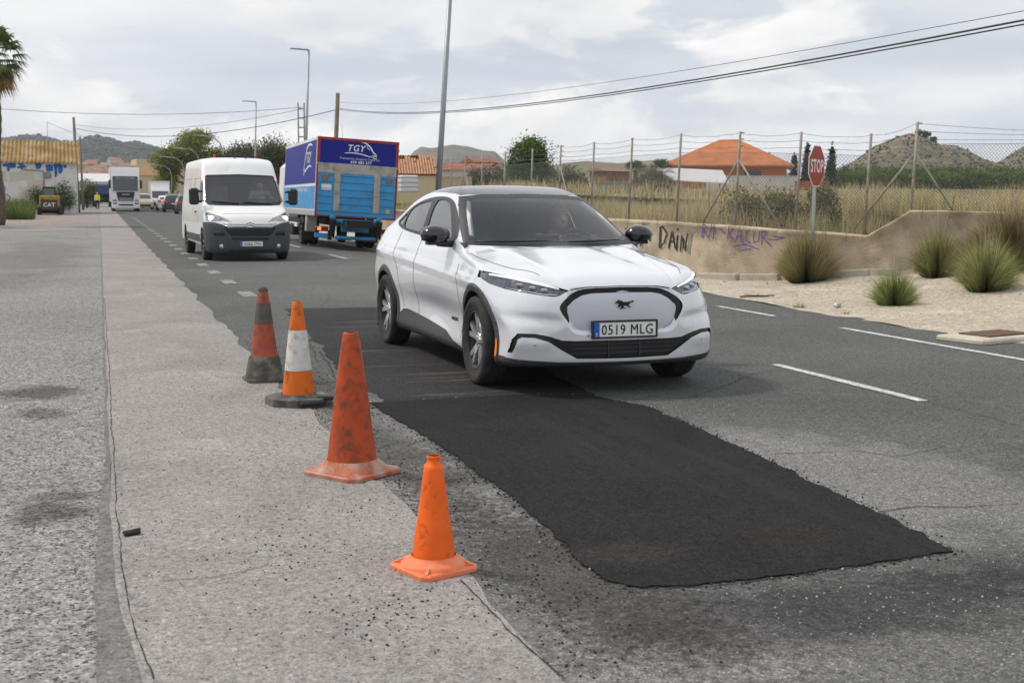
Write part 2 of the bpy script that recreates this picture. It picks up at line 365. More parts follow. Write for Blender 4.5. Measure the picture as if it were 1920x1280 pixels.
def ground_mat(name,dark,mid,light,cell=110.,spk=.5,big=.25,rough=.93,bump=.5,stains=(),pale=None,bigs=.5,streak=None,white=0.):
    m=bpy.data.materials.new(name); m.use_nodes=True; nt=m.node_tree; N=nt.nodes; L=nt.links; b=N['Principled BSDF']; b.inputs['Roughness'].default_value=rough; b.inputs['Specular IOR Level'].default_value=.15
    g=N.new('ShaderNodeNewGeometry'); pos=g.outputs['Position']
    def noise(s,d=6,r=.55,vec=None,dist=0.):
        n=N.new('ShaderNodeTexNoise'); n.inputs['Scale'].default_value=s; n.inputs['Detail'].default_value=d; n.inputs['Roughness'].default_value=r; n.inputs['Distortion'].default_value=dist; L.new(vec or pos,n.inputs['Vector']); return n.outputs[0]
    def ramp(f,st):
        r=N.new('ShaderNodeValToRGB'); e=r.color_ramp.elements
        while len(e)<len(st): e.new(.5)
        for q,(p,c) in zip(e,st): q.position=p; q.color=(*(c if isinstance(c,tuple) else (c,c,c)),1)
        L.new(f,r.inputs[0]); return r.outputs[0]
    def mix(f,a,b_,mode='MIX'):
        x=N.new('ShaderNodeMix'); x.data_type='RGBA'; x.blend_type=mode
        for k,v in ((0,f),(6,a),(7,b_)):
            if isinstance(v,(int,float)): x.inputs[k].default_value=v
            elif isinstance(v,tuple): x.inputs[k].default_value=(*v,1)
            else: L.new(v,x.inputs[k])
        return x.outputs[2]
    vo=N.new('ShaderNodeTexVoronoi'); vo.inputs['Scale'].default_value=cell; L.new(pos,vo.inputs['Vector'])
    sepc=N.new('ShaderNodeSeparateColor'); L.new(vo.outputs['Color'],sepc.inputs[0])
    c=ramp(sepc.outputs[0],[(0,dark),(.10,dark),(.24,tuple(q*.78 for q in mid)),(.55,mid),(.82,tuple(q*1.12 for q in mid)),(.95,light),(1,light)])
    c=mix(spk,mid,c)
    v2=N.new('ShaderNodeTexVoronoi'); v2.inputs['Scale'].default_value=cell*.37; L.new(pos,v2.inputs['Vector']); s2=N.new('ShaderNodeSeparateColor'); L.new(v2.outputs['Color'],s2.inputs[0])
    c=mix(1.,c,ramp(s2.outputs[1],[(0,.50+.4*(1-spk)),(.09,.72+.2*(1-spk)),(.2,.97),(.9,1.04),(1,1.28)]),'MULTIPLY')
    c=mix(1.,c,ramp(noise(cell*.16,5,.75),[(.30,.72),(.5,1.),(.70,1.22)]),'MULTIPLY')
    bg=ramp(noise(bigs,8,.62,dist=.6),[(.28,1-big),(.5,1.),(.74,1+big*.7)])
    c=mix(1.,c,bg,'MULTIPLY')
    if pale:
        col,sc,th=pale; c=mix(ramp(noise(sc,9,.68,dist=.8),[(th,0.),(th+.16,.8)]),c,mix(1.,c,tuple(q/w_ for q,w_ in zip(col,mid)),'MULTIPLY'))
    if white: c=mix(ramp(noise(55,3,.6),[(.685,0.),(.715,white)]),c,(.55,.55,.53))
    for (cx,cy,rx,ry,ang,col,am,nz) in stains:
        mp=N.new('ShaderNodeMapping'); mp.vector_type='TEXTURE'; mp.inputs['Location'].default_value=(cx,cy,0); mp.inputs['Rotation'].default_value=(0,0,ang); mp.inputs['Scale'].default_value=(rx,ry,50.); L.new(pos,mp.inputs[0])
        ln=N.new('ShaderNodeVectorMath'); ln.operation='LENGTH'; L.new(mp.outputs[0],ln.inputs[0])
        ad=N.new('ShaderNodeMath'); ad.operation='MULTIPLY_ADD'; L.new(noise(nz,7,.65),ad.inputs[0]); ad.inputs[1].default_value=1.7; L.new(ln.outputs['Value'],ad.inputs[2])
        c=mix(_fade(N,L,ad.outputs[0],1.35,1.85,am),c,mix(1.,c,tuple(q/w_ for q,w_ in zip(col,mid)),'MULTIPLY'))
    if streak:
        col,sx,sy,th,y0,y1=streak; mp=N.new('ShaderNodeMapping'); mp.inputs['Scale'].default_value=(sx,sy,1); L.new(pos,mp.inputs[0]); c=mix(ramp(noise(1.,5,.6,mp.outputs[0]),[(th,0.),(th+.10,.55)]),c,col)
    L.new(c,b.inputs['Base Color'])
    bp=N.new('ShaderNodeBump'); bp.inputs['Strength'].default_value=bump; bp.inputs['Distance'].default_value=.012
    hb=mix(.5,sepc.outputs[1],noise(cell*.6,4,.7)); L.new(hb,bp.inputs['Height']); L.new(bp.outputs[0],b.inputs['Normal'])
    MATS[name]=m; return m
def _fade(N,L,v,a,b,am):
    r=N.new('ShaderNodeMapRange'); r.inputs['From Min'].default_value=a; r.inputs['From Max'].default_value=b; r.inputs['To Min'].default_value=am; r.inputs['To Max'].default_value=0.; L.new(v,r.inputs['Value']); return r.outputs[0]
S_=lambda px,py,rx,ry,ang,col,am=.8,nz=6.:(*gnd(px,py)[:2],rx,ry,ang,col,am,nz)
lot=ground_mat('lot_aggregate',(.035,.035,.035),(.265,.258,.245),(.44,.43,.41),95,.9,.16,stains=[S_(70,735,.42,.42,0,(.085,.078,.070),.85,4.),S_(80,775,.22,.30,.3,(.10,.092,.08),.7,5.),S_(95,960,.26,.26,.6,(.085,.078,.068),.8,5.),S_(120,930,.20,.16,0,(.10,.09,.08),.7,6.),(-7.,88.,9.,42.,0,(.34,.28,.245),.9,.3),(-1.6,34.,1.5,14.,0,(.19,.188,.182),.8,.5),(-3.,12.,3.,4.,0,(.27,.262,.25),.5,.5)],bigs=.35)
strip=ground_mat('shoulder_pink',(.11,.10,.095),(.300,.280,.264),(.46,.44,.42),165,.55,.2,pale=((.40,.378,.35),1.1,.54),bigs=.8)
road_m=ground_mat('road_asphalt',(.035,.036,.035),(.108,.111,.105),(.27,.27,.26),150,.6,.20,pale=((.22,.215,.20),.9,.63),bigs=.45,
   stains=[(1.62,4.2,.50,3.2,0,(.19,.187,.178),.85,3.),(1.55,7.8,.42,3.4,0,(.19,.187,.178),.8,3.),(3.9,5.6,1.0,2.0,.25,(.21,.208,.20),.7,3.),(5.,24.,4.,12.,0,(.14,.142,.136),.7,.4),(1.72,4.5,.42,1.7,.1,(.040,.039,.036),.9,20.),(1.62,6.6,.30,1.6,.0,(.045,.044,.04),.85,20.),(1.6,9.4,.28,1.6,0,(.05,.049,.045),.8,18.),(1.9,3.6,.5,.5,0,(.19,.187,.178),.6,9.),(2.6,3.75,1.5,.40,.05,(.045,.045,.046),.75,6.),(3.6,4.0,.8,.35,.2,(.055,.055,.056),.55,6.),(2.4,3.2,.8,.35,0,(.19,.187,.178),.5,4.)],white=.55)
patch_m=ground_mat('patch_black',(.006,.006,.007),(.0185,.0183,.0195),(.042,.040,.039),150,.75,.30,rough=.9,bump=.5,streak=((.030,.028,.027),3.2,.22,.56,0,0),stains=[S_(1480,1010,.35,.30,.3,(.030,.025,.021),.5,3.),S_(1180,1040,.3,.2,0,(.045,.039,.033),.5,4.)],bigs=1.2)
patch2_m=ground_mat('patch_old',(.014,.014,.014),(.034,.0335,.034),(.085,.085,.083),140,.6,.25,rough=.9,bump=.35,bigs=.9,streak=((.16,.15,.135),.55,6.5,.60,0,0))
dirt=ground_mat('verge_dirt',(.24,.20,.155),(.47,.405,.315),(.62,.56,.46),70,.6,.15,rough=.97,bump=.7,pale=((.60,.54,.445),.7,.52),bigs=.6)
seam_m=ground_mat('joint_dark',(.05,.05,.05),(.19,.18,.17),(.3,.29,.27),120,.5,.3,bigs=2.)
base_m=ground_mat('ground_earth',(.10,.085,.06),(.27,.235,.17),(.40,.36,.28),8,.4,.25,rough=1.,bump=.3,bigs=.02)
# base ground to the horizon
def base_ground():
    xs=np.concatenate([[-4000,-1500,-500,-150],np.arange(-60,61,4.),[150,500,1500,4000]]); ys=np.concatenate([[-60,-20],np.arange(-4,120,4.),[150,250,400,800,2000,6000]])
    X,Y=np.meshgrid(xs,ys); Z=hz(np.clip(X,-60,9.2),np.minimum(Y,300))-.06-.35*sstep(9.4,10.4,X)*0
    n=len(xs); i=(np.arange(len(ys)-1)[:,None]*n+np.arange(n-1)[None]).ravel()
    tag(mk('ground',np.stack([X,Y,Z],2).reshape(-1,3),np.stack([i,i+1,i+n+1,i+n],1),base_m,None,True),kind='structure')
base_ground()
tag(sheet('gravel_lot',-46,lambda y:.03+0*y,YS[YS<200],14,-.001,lot,None,None),kind='structure')
seam=sheet('joint_strip',lambda y:-.012-.05*(1-sstep(4.5,8.,y)),lambda y:.022+.12*(1-sstep(3.2,5.2,y)),YS[YS<60],4,.003,seam_m,21,22,.012,.014); tag(seam,kind='structure')
tag(sheet('shoulder',lambda y:.010+.10*(1-sstep(3.0,5.0,y)),lambda y:1.34+.0*y,YS[YS<300],8,.006,strip,23,24,.010,.05),kind='structure')
road=tag(sheet('road',1.15,lambda y:9.30+.3*sstep(14,20,y),YS,26,.002,road_m,None,26,.03,.07),kind='structure')
verge=tag(sheet('verge',lambda y:9.1+.3*sstep(14,20,y),lambda y:pl(y,[(-3,60.),(15,60.),(16.5,34.),(17.6,13.5),(19.4,12.0),(21.,11.2),(24,10.9),(60,10.8),(100,10.8)],False),YS[YS<100],60,.009,dirt,27,None,.05,bump=.012),kind='structure')
def poly_sheet(name,outline,zo,m,jit=.012,step=.05,seed=5,thick=.0):
    r=np.random.default_rng(seed); pts=[]
    o=[np.array(p[:2],float) for p in outline]
    for a,b in zip(o,o[1:]+o[:1]):
        n=max(1,int(np.linalg.norm(b-a)/step)); e=(b-a)/max(np.linalg.norm(b-a),1e-6); nn=np.array([-e[1],e[0]]); w=0
        for i in range(n): w=.75*w+r.normal(0,jit*.7); pts.append(a+(b-a)*i/n+nn*w)
    V=[(p[0],p[1],float(hz(*p))+zo) for p in pts]; n=len(V)
    import mathutils.geometry as G
    tri=G.tessellate_polygon([[Vector((p[0],p[1],0)) for p in V]])
    f=[tuple(t) if (Vector(V[t[1]])-Vector(V[t[0]])).cross(Vector(V[t[2]])-Vector(V[t[0]])).z>0 else tuple(t[::-1]) for t in tri]
    V2=V+[(x,y,z-zo-.004) for x,y,z in V]; f+=[(i,(i+1)%n,n+(i+1)%n,n+i) for i in range(n)]
    return mk(name,V2,f,m),pts
G_=lambda L:[gnd(*p) for p in L]
far_patch,_=poly_sheet('old_asphalt_patch',[(1.95,7.9),(3.5,8.0),(3.6,9.5),(3.95,12),(4.0,16.6),(2.35,16.7),(2.15,13.5),(1.9,10.)],.007,patch2_m,.018,seed=9); tag(far_patch,kind='structure')
near_patch,PP=poly_sheet('fresh_asphalt_patch',G_([(1200,1103),(1320,1098),(1560,1068),(1790,1036),(1640,960),(1500,893),(1370,832),(1220,765),(1110,742),(960,742),(690,757),(770,800),(890,880),(1010,975),(1080,1050),(1140,1090)]),.010,patch_m,.009,.022,seed=4); tag(near_patch,kind='structure')
# painted lines: worn paint, each dash its own piece
paint=ground_mat('line_paint',(.16,.16,.155),(.56,.56,.54),(.72,.72,.70),60,.55,.2,rough=.8,bump=.3,pale=((.15,.15,.145),14.,.56),bigs=3.)
paint_w=ground_mat('line_paint_worn',(.10,.10,.098),(.30,.30,.29),(.46,.46,.45),60,.7,.25,rough=.85,bump=.3,pale=((.12,.12,.117),9.,.50),bigs=3.)
def dash(x,y0,y1,w,zo=.0075,pm=None):
    ys=np.linspace(y0,y1,max(3,int((y1-y0)/.25))); o=sheet('road_dash',x-w/2,x+w/2,ys,2,zo,pm or paint,31,32,.006,.006); o.parent=road; return o
for y in np.arange(7.66,120,7.6): dash(5.82,y,y+2.15 if y<8 else y+2.6,.10)
for y in np.arange(18.9,90,2.98): dash(2.14,y,y+1.05,.22,pm=paint_w)
for y0,y1 in ((6.,12.52),(14.05,15.6),(17.2,30),(31,60)): dash(8.30,y0,y1,.10)
# cracks: dark ragged ribbons lying in the surface
def crack(pts,w=.006,seed=0,px=True,zo=.0062,par=None,jit=.006):
    r=np.random.default_rng(seed); P=[gnd(*p)[:2] if px else np.array(p) for p in pts]; o=[]
    for a,b in zip(P[:-1],P[1:]):
        n=max(2,int(np.linalg.norm(b-a)/.045)); w_=np.zeros(2)
        for i in range(n): w_=.8*w_+r.normal(0,jit,2); o.append(a+(b-a)*i/n+w_)
    v=[];f=[]
    for i,p in enumerate(o):
        t=o[min(i+1,len(o)-1)]-o[max(i-1,0)]; t/=np.linalg.norm(t)+1e-9; ww=w*r.uniform(.15,.75); nn=np.array([-t[1],t[0]])*ww
        z=float(hz(*p))+zo; v+=[(*(p+nn),z),(*(p-nn),z)]
    for i in range(len(o)-1): f.append((2*i,2*i+1,2*i+3,2*i+2))
    mk('crack',v,f,mat('crack_dark',(.022,.021,.019),1.),par or road)
for i,(c,w) in enumerate([([(1110,742),(1230,752),(1300,745),(1420,700)],.006),([(1395,855),(1500,850),(1600,846),(1680,858),(1780,835)],.006),([(1640,960),(1720,950),(1800,952),(1920,944)],.008),([(1730,752),(1800,770),(1920,800)],.005),([(1330,690),(1400,702),(1500,690)],.005),
   ([(1140,1092),(1020,985),(900,890),(780,806),(700,762)],.006),([(600,660),(640,720),(690,760)],.012),([(1200,1104),(1330,1100),(1560,1070),(1790,1038)],.006),([(620,560),(560,610),(600,680)],.006)]): crack(c,w,i)
sh_=[o for o in bpy.data.objects if o.name=='shoulder'][0]
for i,(c,w) in enumerate([([(300,1092),(400,1085),(470,1070),(520,1055)],.004),([(196,560),(205,700),(214,870),(224,1000),(234,1110),(256,1200),(292,1285)],.004),([(230,672),(330,668),(420,660)],.004),([(545,880),(480,900)],.003),([(860,1090),(960,1190),(1060,1285)],.006)]): crack(c,w,40+i,zo=.0095,par=sh_,jit=.0022 if i==1 else .004)
# crumbs of asphalt and grit: thousands, one object
def grit():
    r=np.random.default_rng(3); v=[];f=[]
    def put(x,y,s):
        z=float(hz(x,y))+(.006 if .0<x<1.34 else .003)+s*.25; n=len(v); a=r.uniform(0,6.28)
        k=[(math.cos(a+q*2.1)*s*r.uniform(.7,1.2),math.sin(a+q*2.1)*s*r.uniform(.7,1.2),-s*.4) for q in range(3)]+[(math.cos(a+1+q*2.1)*s*.7*r.uniform(.6,1.2),math.sin(a+1+q*2.1)*s*.7,s*r.uniform(.25,.6)) for q in range(3)]
        for q in k: v.append((x+q[0],y+q[1],z+q[2]))
        f.extend([(n+3,n+4,n+5),(n,n+1,n+3),(n+1,n+4,n+3),(n+1,n+2,n+4),(n+2,n+5,n+4),(n+2,n,n+5),(n,n+3,n+5)])
    for _ in range(1500): put(r.uniform(.05,1.35),r.uniform(3.2,12),.0022+.004*r.random()**3)
    for cx,cy,n,sd in ((520,1025,80,.10),(1420,1130,0,.1),(700,1060,70,.15),(800,1130,150,.16),(720,1180,120,.14),(760,910,90,.15),(600,800,60,.15),(690,960,60,.1),(560,1060,40,.2)):
        p=gnd(cx,cy)
        for _ in range(n): put(p[0]+r.normal(0,sd),p[1]+r.normal(0,sd*1.3),.002+.006*r.random()**3)
    for _ in range(1500):
        y=r.uniform(3.4,13); put(1.36+abs(r.normal(0,.28)),y,.0025+.006*r.random()**2)
    for q in PP:
        if r.random()<.8:
            for _ in range(3): put(q[0]+r.normal(0,.035),q[1]+r.normal(0,.035),.003+.007*r.random()**2)
    for _ in range(260): put(r.uniform(-1.2,0),r.uniform(3.2,9),.002+.004*r.random()**3)
    tag(mk('asphalt_crumbs',v,f,mat('crumb',(.025,.024,.023),.95,var=.4,vs=90)),'loose dark asphalt crumbs scattered over shoulder and patch edges','debris',kind='stuff')
    v.clear(); f.clear()
    for _ in range(900): put(r.uniform(2.2,5.2),3.1+abs(r.normal(0,.9)),.002+.005*r.random()**3)
    for _ in range(500): y=r.uniform(4.,8.); put(3.45+abs(r.normal(0,.35)),y,.002+.005*r.random()**3)
    for q in PP:
        if r.random()<.25: put(q[0]+r.normal(0,.06),q[1]+r.normal(0,.06),.003+.006*r.random())
    tag(mk('pale_grit',v,f,mat('grit_pale',(.42,.40,.37),.95,var=.2,vs=90)),'pale limestone grit strewn on the road round the fresh patch','debris',kind='stuff')
    v.clear(); f.clear()
    for _ in range(900): x=r.uniform(9.3,14); put(x,r.uniform(9,20),.006+.018*r.random()**3)
    tag(mk('verge_stones',v,f,mat('stone_tan',(.36,.31,.25),.95,var=.3,vs=40)),'small pale stones scattered over the dirt verge','stones',kind='stuff')
grit()
p=gnd(247,1005); L_=B(); L_.box((p[0],p[1],.018),(.075,.035,.018),rz=.3,bev=.006,M=Matrix.Rotation(.1,3,'X')); L_.box((p[0]+.02,p[1]+.01,.026),(.04,.02,.010),rz=.5,bev=.003)
tag(L_.build('asphalt_lump',mat('crumb')),'flat black lump of asphalt lying on the pink shoulder','debris')
# ------------------------------------------------------------ the four traffic cones
def cone_mat(name,col,dirt,da,ds,zb=None):
    return mat(name,col,.55,var=.10,vs=9,dirt=dirt,da=da,ds=ds,bump=.12,bs=40,spec=.35)
def cone(label,px,py,prof,bw,bh,m,rz,bm=None,shape='square',extra=None):
    p=gnd(px,py); z0=float(hz(p[0],p[1]))+.007; t=thing('traffic_cone',label,'traffic cone',(p[0],p[1],z0),rz)
    T=B(); T.lathe(prof,40); T.lathe([(r-.006,h-.004) for r,h in prof][::-1],40); T.build('cone_body',m,t)
    T=B(); n=bw/2
    if shape=='square':
        c=n*.2; o=[(n-c,-n),(n,-n+c),(n,n-c),(n-c,n),(-n+c,n),(-n,n-c),(-n,-n+c),(-n+c,-n)]
    else: o=[(n*math.cos(math.pi/8+k*math.pi/4)*1.04,n*math.sin(math.pi/8+k*math.pi/4)*1.04) for k in range(8)]
    rb=prof[0][0]; k=32
    ring=lambda s,z:[(s*x,s*y,z) for x,y in o]
    T.add(ring(1,0)+ring(1,bh)+ring(.965,bh+.006),[tuple(range(8))[::-1]]+[(a*8+i,a*8+(i+1)%8,(a+1)*8+(i+1)%8,(a+1)*8+i) for a in (0,1) for i in range(8)]+[tuple(range(16,24))])
    T.build('base',bm or m,t)
    if extra: extra(t)
    return t
or1=cone_mat('cone_orange_bright',(.86,.13,.008),(.30,.055,.012),.16,22); or1b=cone_mat('cone_base_faded',(.80,.21,.08),(.55,.30,.2),.3,9); or2=cone_mat('cone_orange_dirty',(.43,.060,.010),(.15,.045,.022),.42,16); or2b=cone_mat('cone_base_dusty',(.42,.10,.04),(.42,.30,.24),.60,9); or3=cone_mat('cone_amber',(.66,.135,.008),(.07,.035,.012),.32,7); or4=cone_mat('cone_red_faded',(.38,.075,.035),(.12,.06,.045),.45,8)
whm=mat('cone_sleeve',(.62,.60,.57),.55,var=.06,dirt=(.38,.34,.29),da=.35,ds=14,bump=.15,bs=50); rub=mat('cone_rubber',(.085,.08,.072),.9,var=.25,dirt=(.20,.18,.15),da=.4,ds=10,bump=.5,bs=30); grm=mat('cone_grimy_band',(.085,.08,.075),.8,var=.2,dirt=(.20,.08,.05),da=.25,ds=8)
def band(t,prof,z0,z1,m,name,o=.003):
    zs=[h for r,h in prof][::-1]; rs=[r for r,h in prof][::-1]
    if zs[0]>zs[-1]: zs=zs[::-1]; rs=rs[::-1]
    z=np.linspace(z0,z1,8); T=B(); T.lathe([(float(np.interp(q,zs,rs))+o,q) for q in z],40); return T.build(name,m,t)
def ex1(t):
    T=B(); T.lathe([(.136,.014),(.132,.030),(.118,.040),(.098,.046),(.090,.060)],40); T.build('base_collar',or1b,t)
    for k in range(4):
        a=math.pi/4+k*math.pi/2; T=B(); T.prism([(.118,.02),(.165,.022),(.125,.040)],-.006,.006,'y'); o=T.build('gusset',or1b,t); o.rotation_euler=(0,0,a)
P1=[(.088,.045),(.085,.06),(.080,.12),(.0655,.205),(.064,.21),(.0625,.218),(.040,.405),(.037,.425),(.026,.430),(.025,.452),(.029,.458),(.024,.462)]
cone('short bright orange traffic cone with a square pink-orange base',813,1068,P1,.275,.014,or1,.35,or1b,extra=ex1)
P2=[(.137,.075),(.132,.09),(.105,.30),(.075,.54),(.049,.72),(.041,.757),(.038,.765),(.030,.765)]
def ex2(t):
    T=B(); n=.195; v=[];f=[]
    for k in range(32):
        a=2*math.pi*k/32; c,s=math.cos(a),math.sin(a); q=n/max(abs(c),abs(s))*.86; v+=[(c*q,s*q,.022),(c*(.4*q+.6*.145),s*(.4*q+.6*.145),.045),(c*.137,s*.137,.080)]
    for k in range(32):
        a,b=k*3,((k+1)%32)*3; f+=[(a,b,b+1,a+1),(a+1,b+1,b+2,a+2)]
    T.add(v,f,True); T.build('flared_skirt',or2b,t)
cone('tall dirty orange-red traffic cone with a flared dusty square base',660,888,P2,.40,.018,or2,.62,or2b,extra=ex2)
P3=[(.122,.055),(.118,.07),(.108,.16),(.094,.25),(.066,.50),(.047,.64),(.040,.69),(.037,.70),(.037,.735),(.030,.74)]
def ex3(t):
    band(t,P3,.245,.535,whm,'reflective_sleeve'); T=B(); T.lathe([(.15,.05),(.128,.06),(.124,.075)],32); T.build('base_collar',rub,t)
    T=B(); T.box((.02,-.20,.035),(.20,.10,.03),rz=.1,bev=.01,M=Matrix.Rotation(.2,3,'X')); T.box((.14,-.17,.05),(.12,.07,.02),rz=-.4,bev=.008); T.build('torn_edge',mat('crumb'),t)
cone('orange traffic cone with a wide white sleeve on a broken black rubber base',560,757,P3,.46,.05,or3,.2,rub,'oct',ex3)
P4=[(.150,.03),(.146,.045),(.138,.10),(.122,.19),(.108,.215),(.098,.30),(.075,.47),(.062,.56),(.050,.66),(.042,.715),(.038,.722),(.038,.752),(.032,.758)]
def ex4(t): band(t,P4,.47,.635,grm,'grimy_band'); band(t,P4,.03,.205,rub,'rubber_skirt',.004); band(t,P4,.725,.752,grm,'dark_tip',.002)
cone('faded red traffic cone with grimy grey band and grey rubber foot',496,714,P4,.31,.022,or4,.1,rub,extra=ex4)
# ============================================================ the white electric crossover
def wheel(parent,x,y,z,R,w,rim,nsp,mats,steer=0.,rimr=None,spin=.3):
    """tyre > tread grooves, rim > spokes; axle along x; outer face towards sign(x)"""
    sg=1 if x>0 else -1; rimr=rimr or R*.66
    M=Matrix.Translation((x,y,z))@Matrix.Rotation(steer,4,'Z')@(Matrix.Identity(4) if sg>0 else Matrix.Rotation(math.pi,4,'Z'))
    T=B(); h=w/2; rr=rimr
    T.lathe([(rr-.012,-h*.8),(rr,-h*.92),(R*.87,-h),(R*.965,-h*.88),(R*.995,-h*.62),(R,-h*.3),(R*.993,-h*.28),(R*.993,-h*.22),(R,-h*.2),(R,-h*.03),(R*.993,-h*.02),(R*.993,h*.02),(R,h*.03),(R,h*.2),(R*.993,h*.22),(R*.993,h*.28),(R,h*.3),(R*.995,h*.62),(R*.965,h*.88),(R*.91,h*.985),(R*.87,h),(R*.80,h*.99),(R*.79,h*.95),(rr+.012,h*.93),(rr,h*.86),(rr-.012,h*.7)],48,axis='x')
    t=T.build('tyre',mats['tyre'],parent); t.matrix_local=M
    K=B(); K.lathe([(rr-.02,-h*.8),(rr-.03,0),(rr-.022,h*.62),(rr-.004,h*.74),(rr+.002,h*.86),(rr-.008,h*.88),(rr-.022,h*.76)],48,axis='x')
    K.lathe([(.0,h*.30),(rr-.025,h*.1)],32,axis='x')     # dark barrel behind the spokes
    k=K.build('rim',mats['rimdark'],t)
    S=B()
    for i in range(nsp):
        a=2*math.pi*i/nsp+spin
        for da in ((-.16,.16) if nsp<=6 else (0,)):
            w0=.024 if nsp<=6 else .018; prof=[]
            for r,dd,hh,ww in ((.045,da*.4,h*.55,w0*1.0),(rr*.5,da*.8,h*.66,w0*.9),(rr-.012,da*1.35,h*.74,w0*.8)):
                aa=a+dd; c=np.array([math.cos(aa),math.sin(aa)]); tn=np.array([-c[1],c[0]])
                for sgn in (-1,1): prof.append((hh,*(c*r+tn*ww*sgn)))
                for sgn in (-1,1): prof.append((hh-.03,*(c*r+tn*ww*1.25*sgn)))
            f=[]
            for q in (0,4): f+=[(q,q+1,q+5,q+4),(q+1,q+3,q+7,q+5),(q+2,q,q+4,q+6)]
            S.add(prof,f)
    S.lathe([(0,h*.66),(.035,h*.66),(.06,h*.56),(.065,h*.4)],20,axis='x')
    for i in range(5):
        a=2*math.pi*i/5+.2; S.lathe([(0,h*.64),(.009,h*.64),(.011,h*.5)],8,(0,.05*math.cos(a),.05*math.sin(a)),'x')
    S.build('spokes',mats['rim'],t)
    return t
TY=dict(tyre=mat('tyre_rubber',(.022,.021,.02),.85,var=.3,vs=14,dirt=(.055,.047,.038),da=.35,ds=9,bump=.2,bs=120),rim=mat('alloy',(.60,.60,.62),.28,.8,var=.12),rimdark=mat('rim_dark',(.03,.03,.032),.5,.4))
def plate(parent,c,w,hh,txt,ydir=-1,frame=True,xr=0.,sx=.84):
    """number plate facing -y (ydir -1) or +y"""
    P=B(); P.box(c,(w,.012,hh),bev=.004); p=P.build('number_plate',mat('plate_white',(.78,.78,.76),.45,var=.04),parent)
    y=c[1]+ydir*.008
    Bl=B(); e=-1 if ydir<0 else 1; Bl.box((c[0]+e*(w/2-.024)*1,y,c[2]),(.044,.004,hh*.94)); Bl.build('blue_band',mat('plate_blue',(.01,.10,.55),.45),p)
    if frame:
        F=B(); t=.012
        F.box((c[0],c[1]+.004,c[2]+hh/2+t/2),(w+2*t,.03,t)); F.box((c[0],c[1]+.004,c[2]-hh/2-t/2),(w+2*t,.03,t)); F.box((c[0]-w/2-t/2,c[1]+.004,c[2]),(t,.03,hh)); F.box((c[0]+w/2+t/2,c[1]+.004,c[2]),(t,.03,hh)); F.build('plate_frame',mat('black_trim',(.012,.012,.013),.42),p)
    xd=(1,0,0) if ydir<0 else (-1,0,0)
    text('lettering',txt,hh*.98,mat('plate_ink',(.008,.008,.01),.5),p,(c[0]-e*.020,y+ydir*.001,c[2]-hh*.345),xd,(0,0,1),sx=sx,ext=.0015,bold=0.)
    text('lettering','E',hh*.28,mat('plate_white'),p,(c[0]+e*(w/2-.024),y+ydir*.003,c[2]-hh*.40),xd,(0,0,1),ext=.001)
    return p
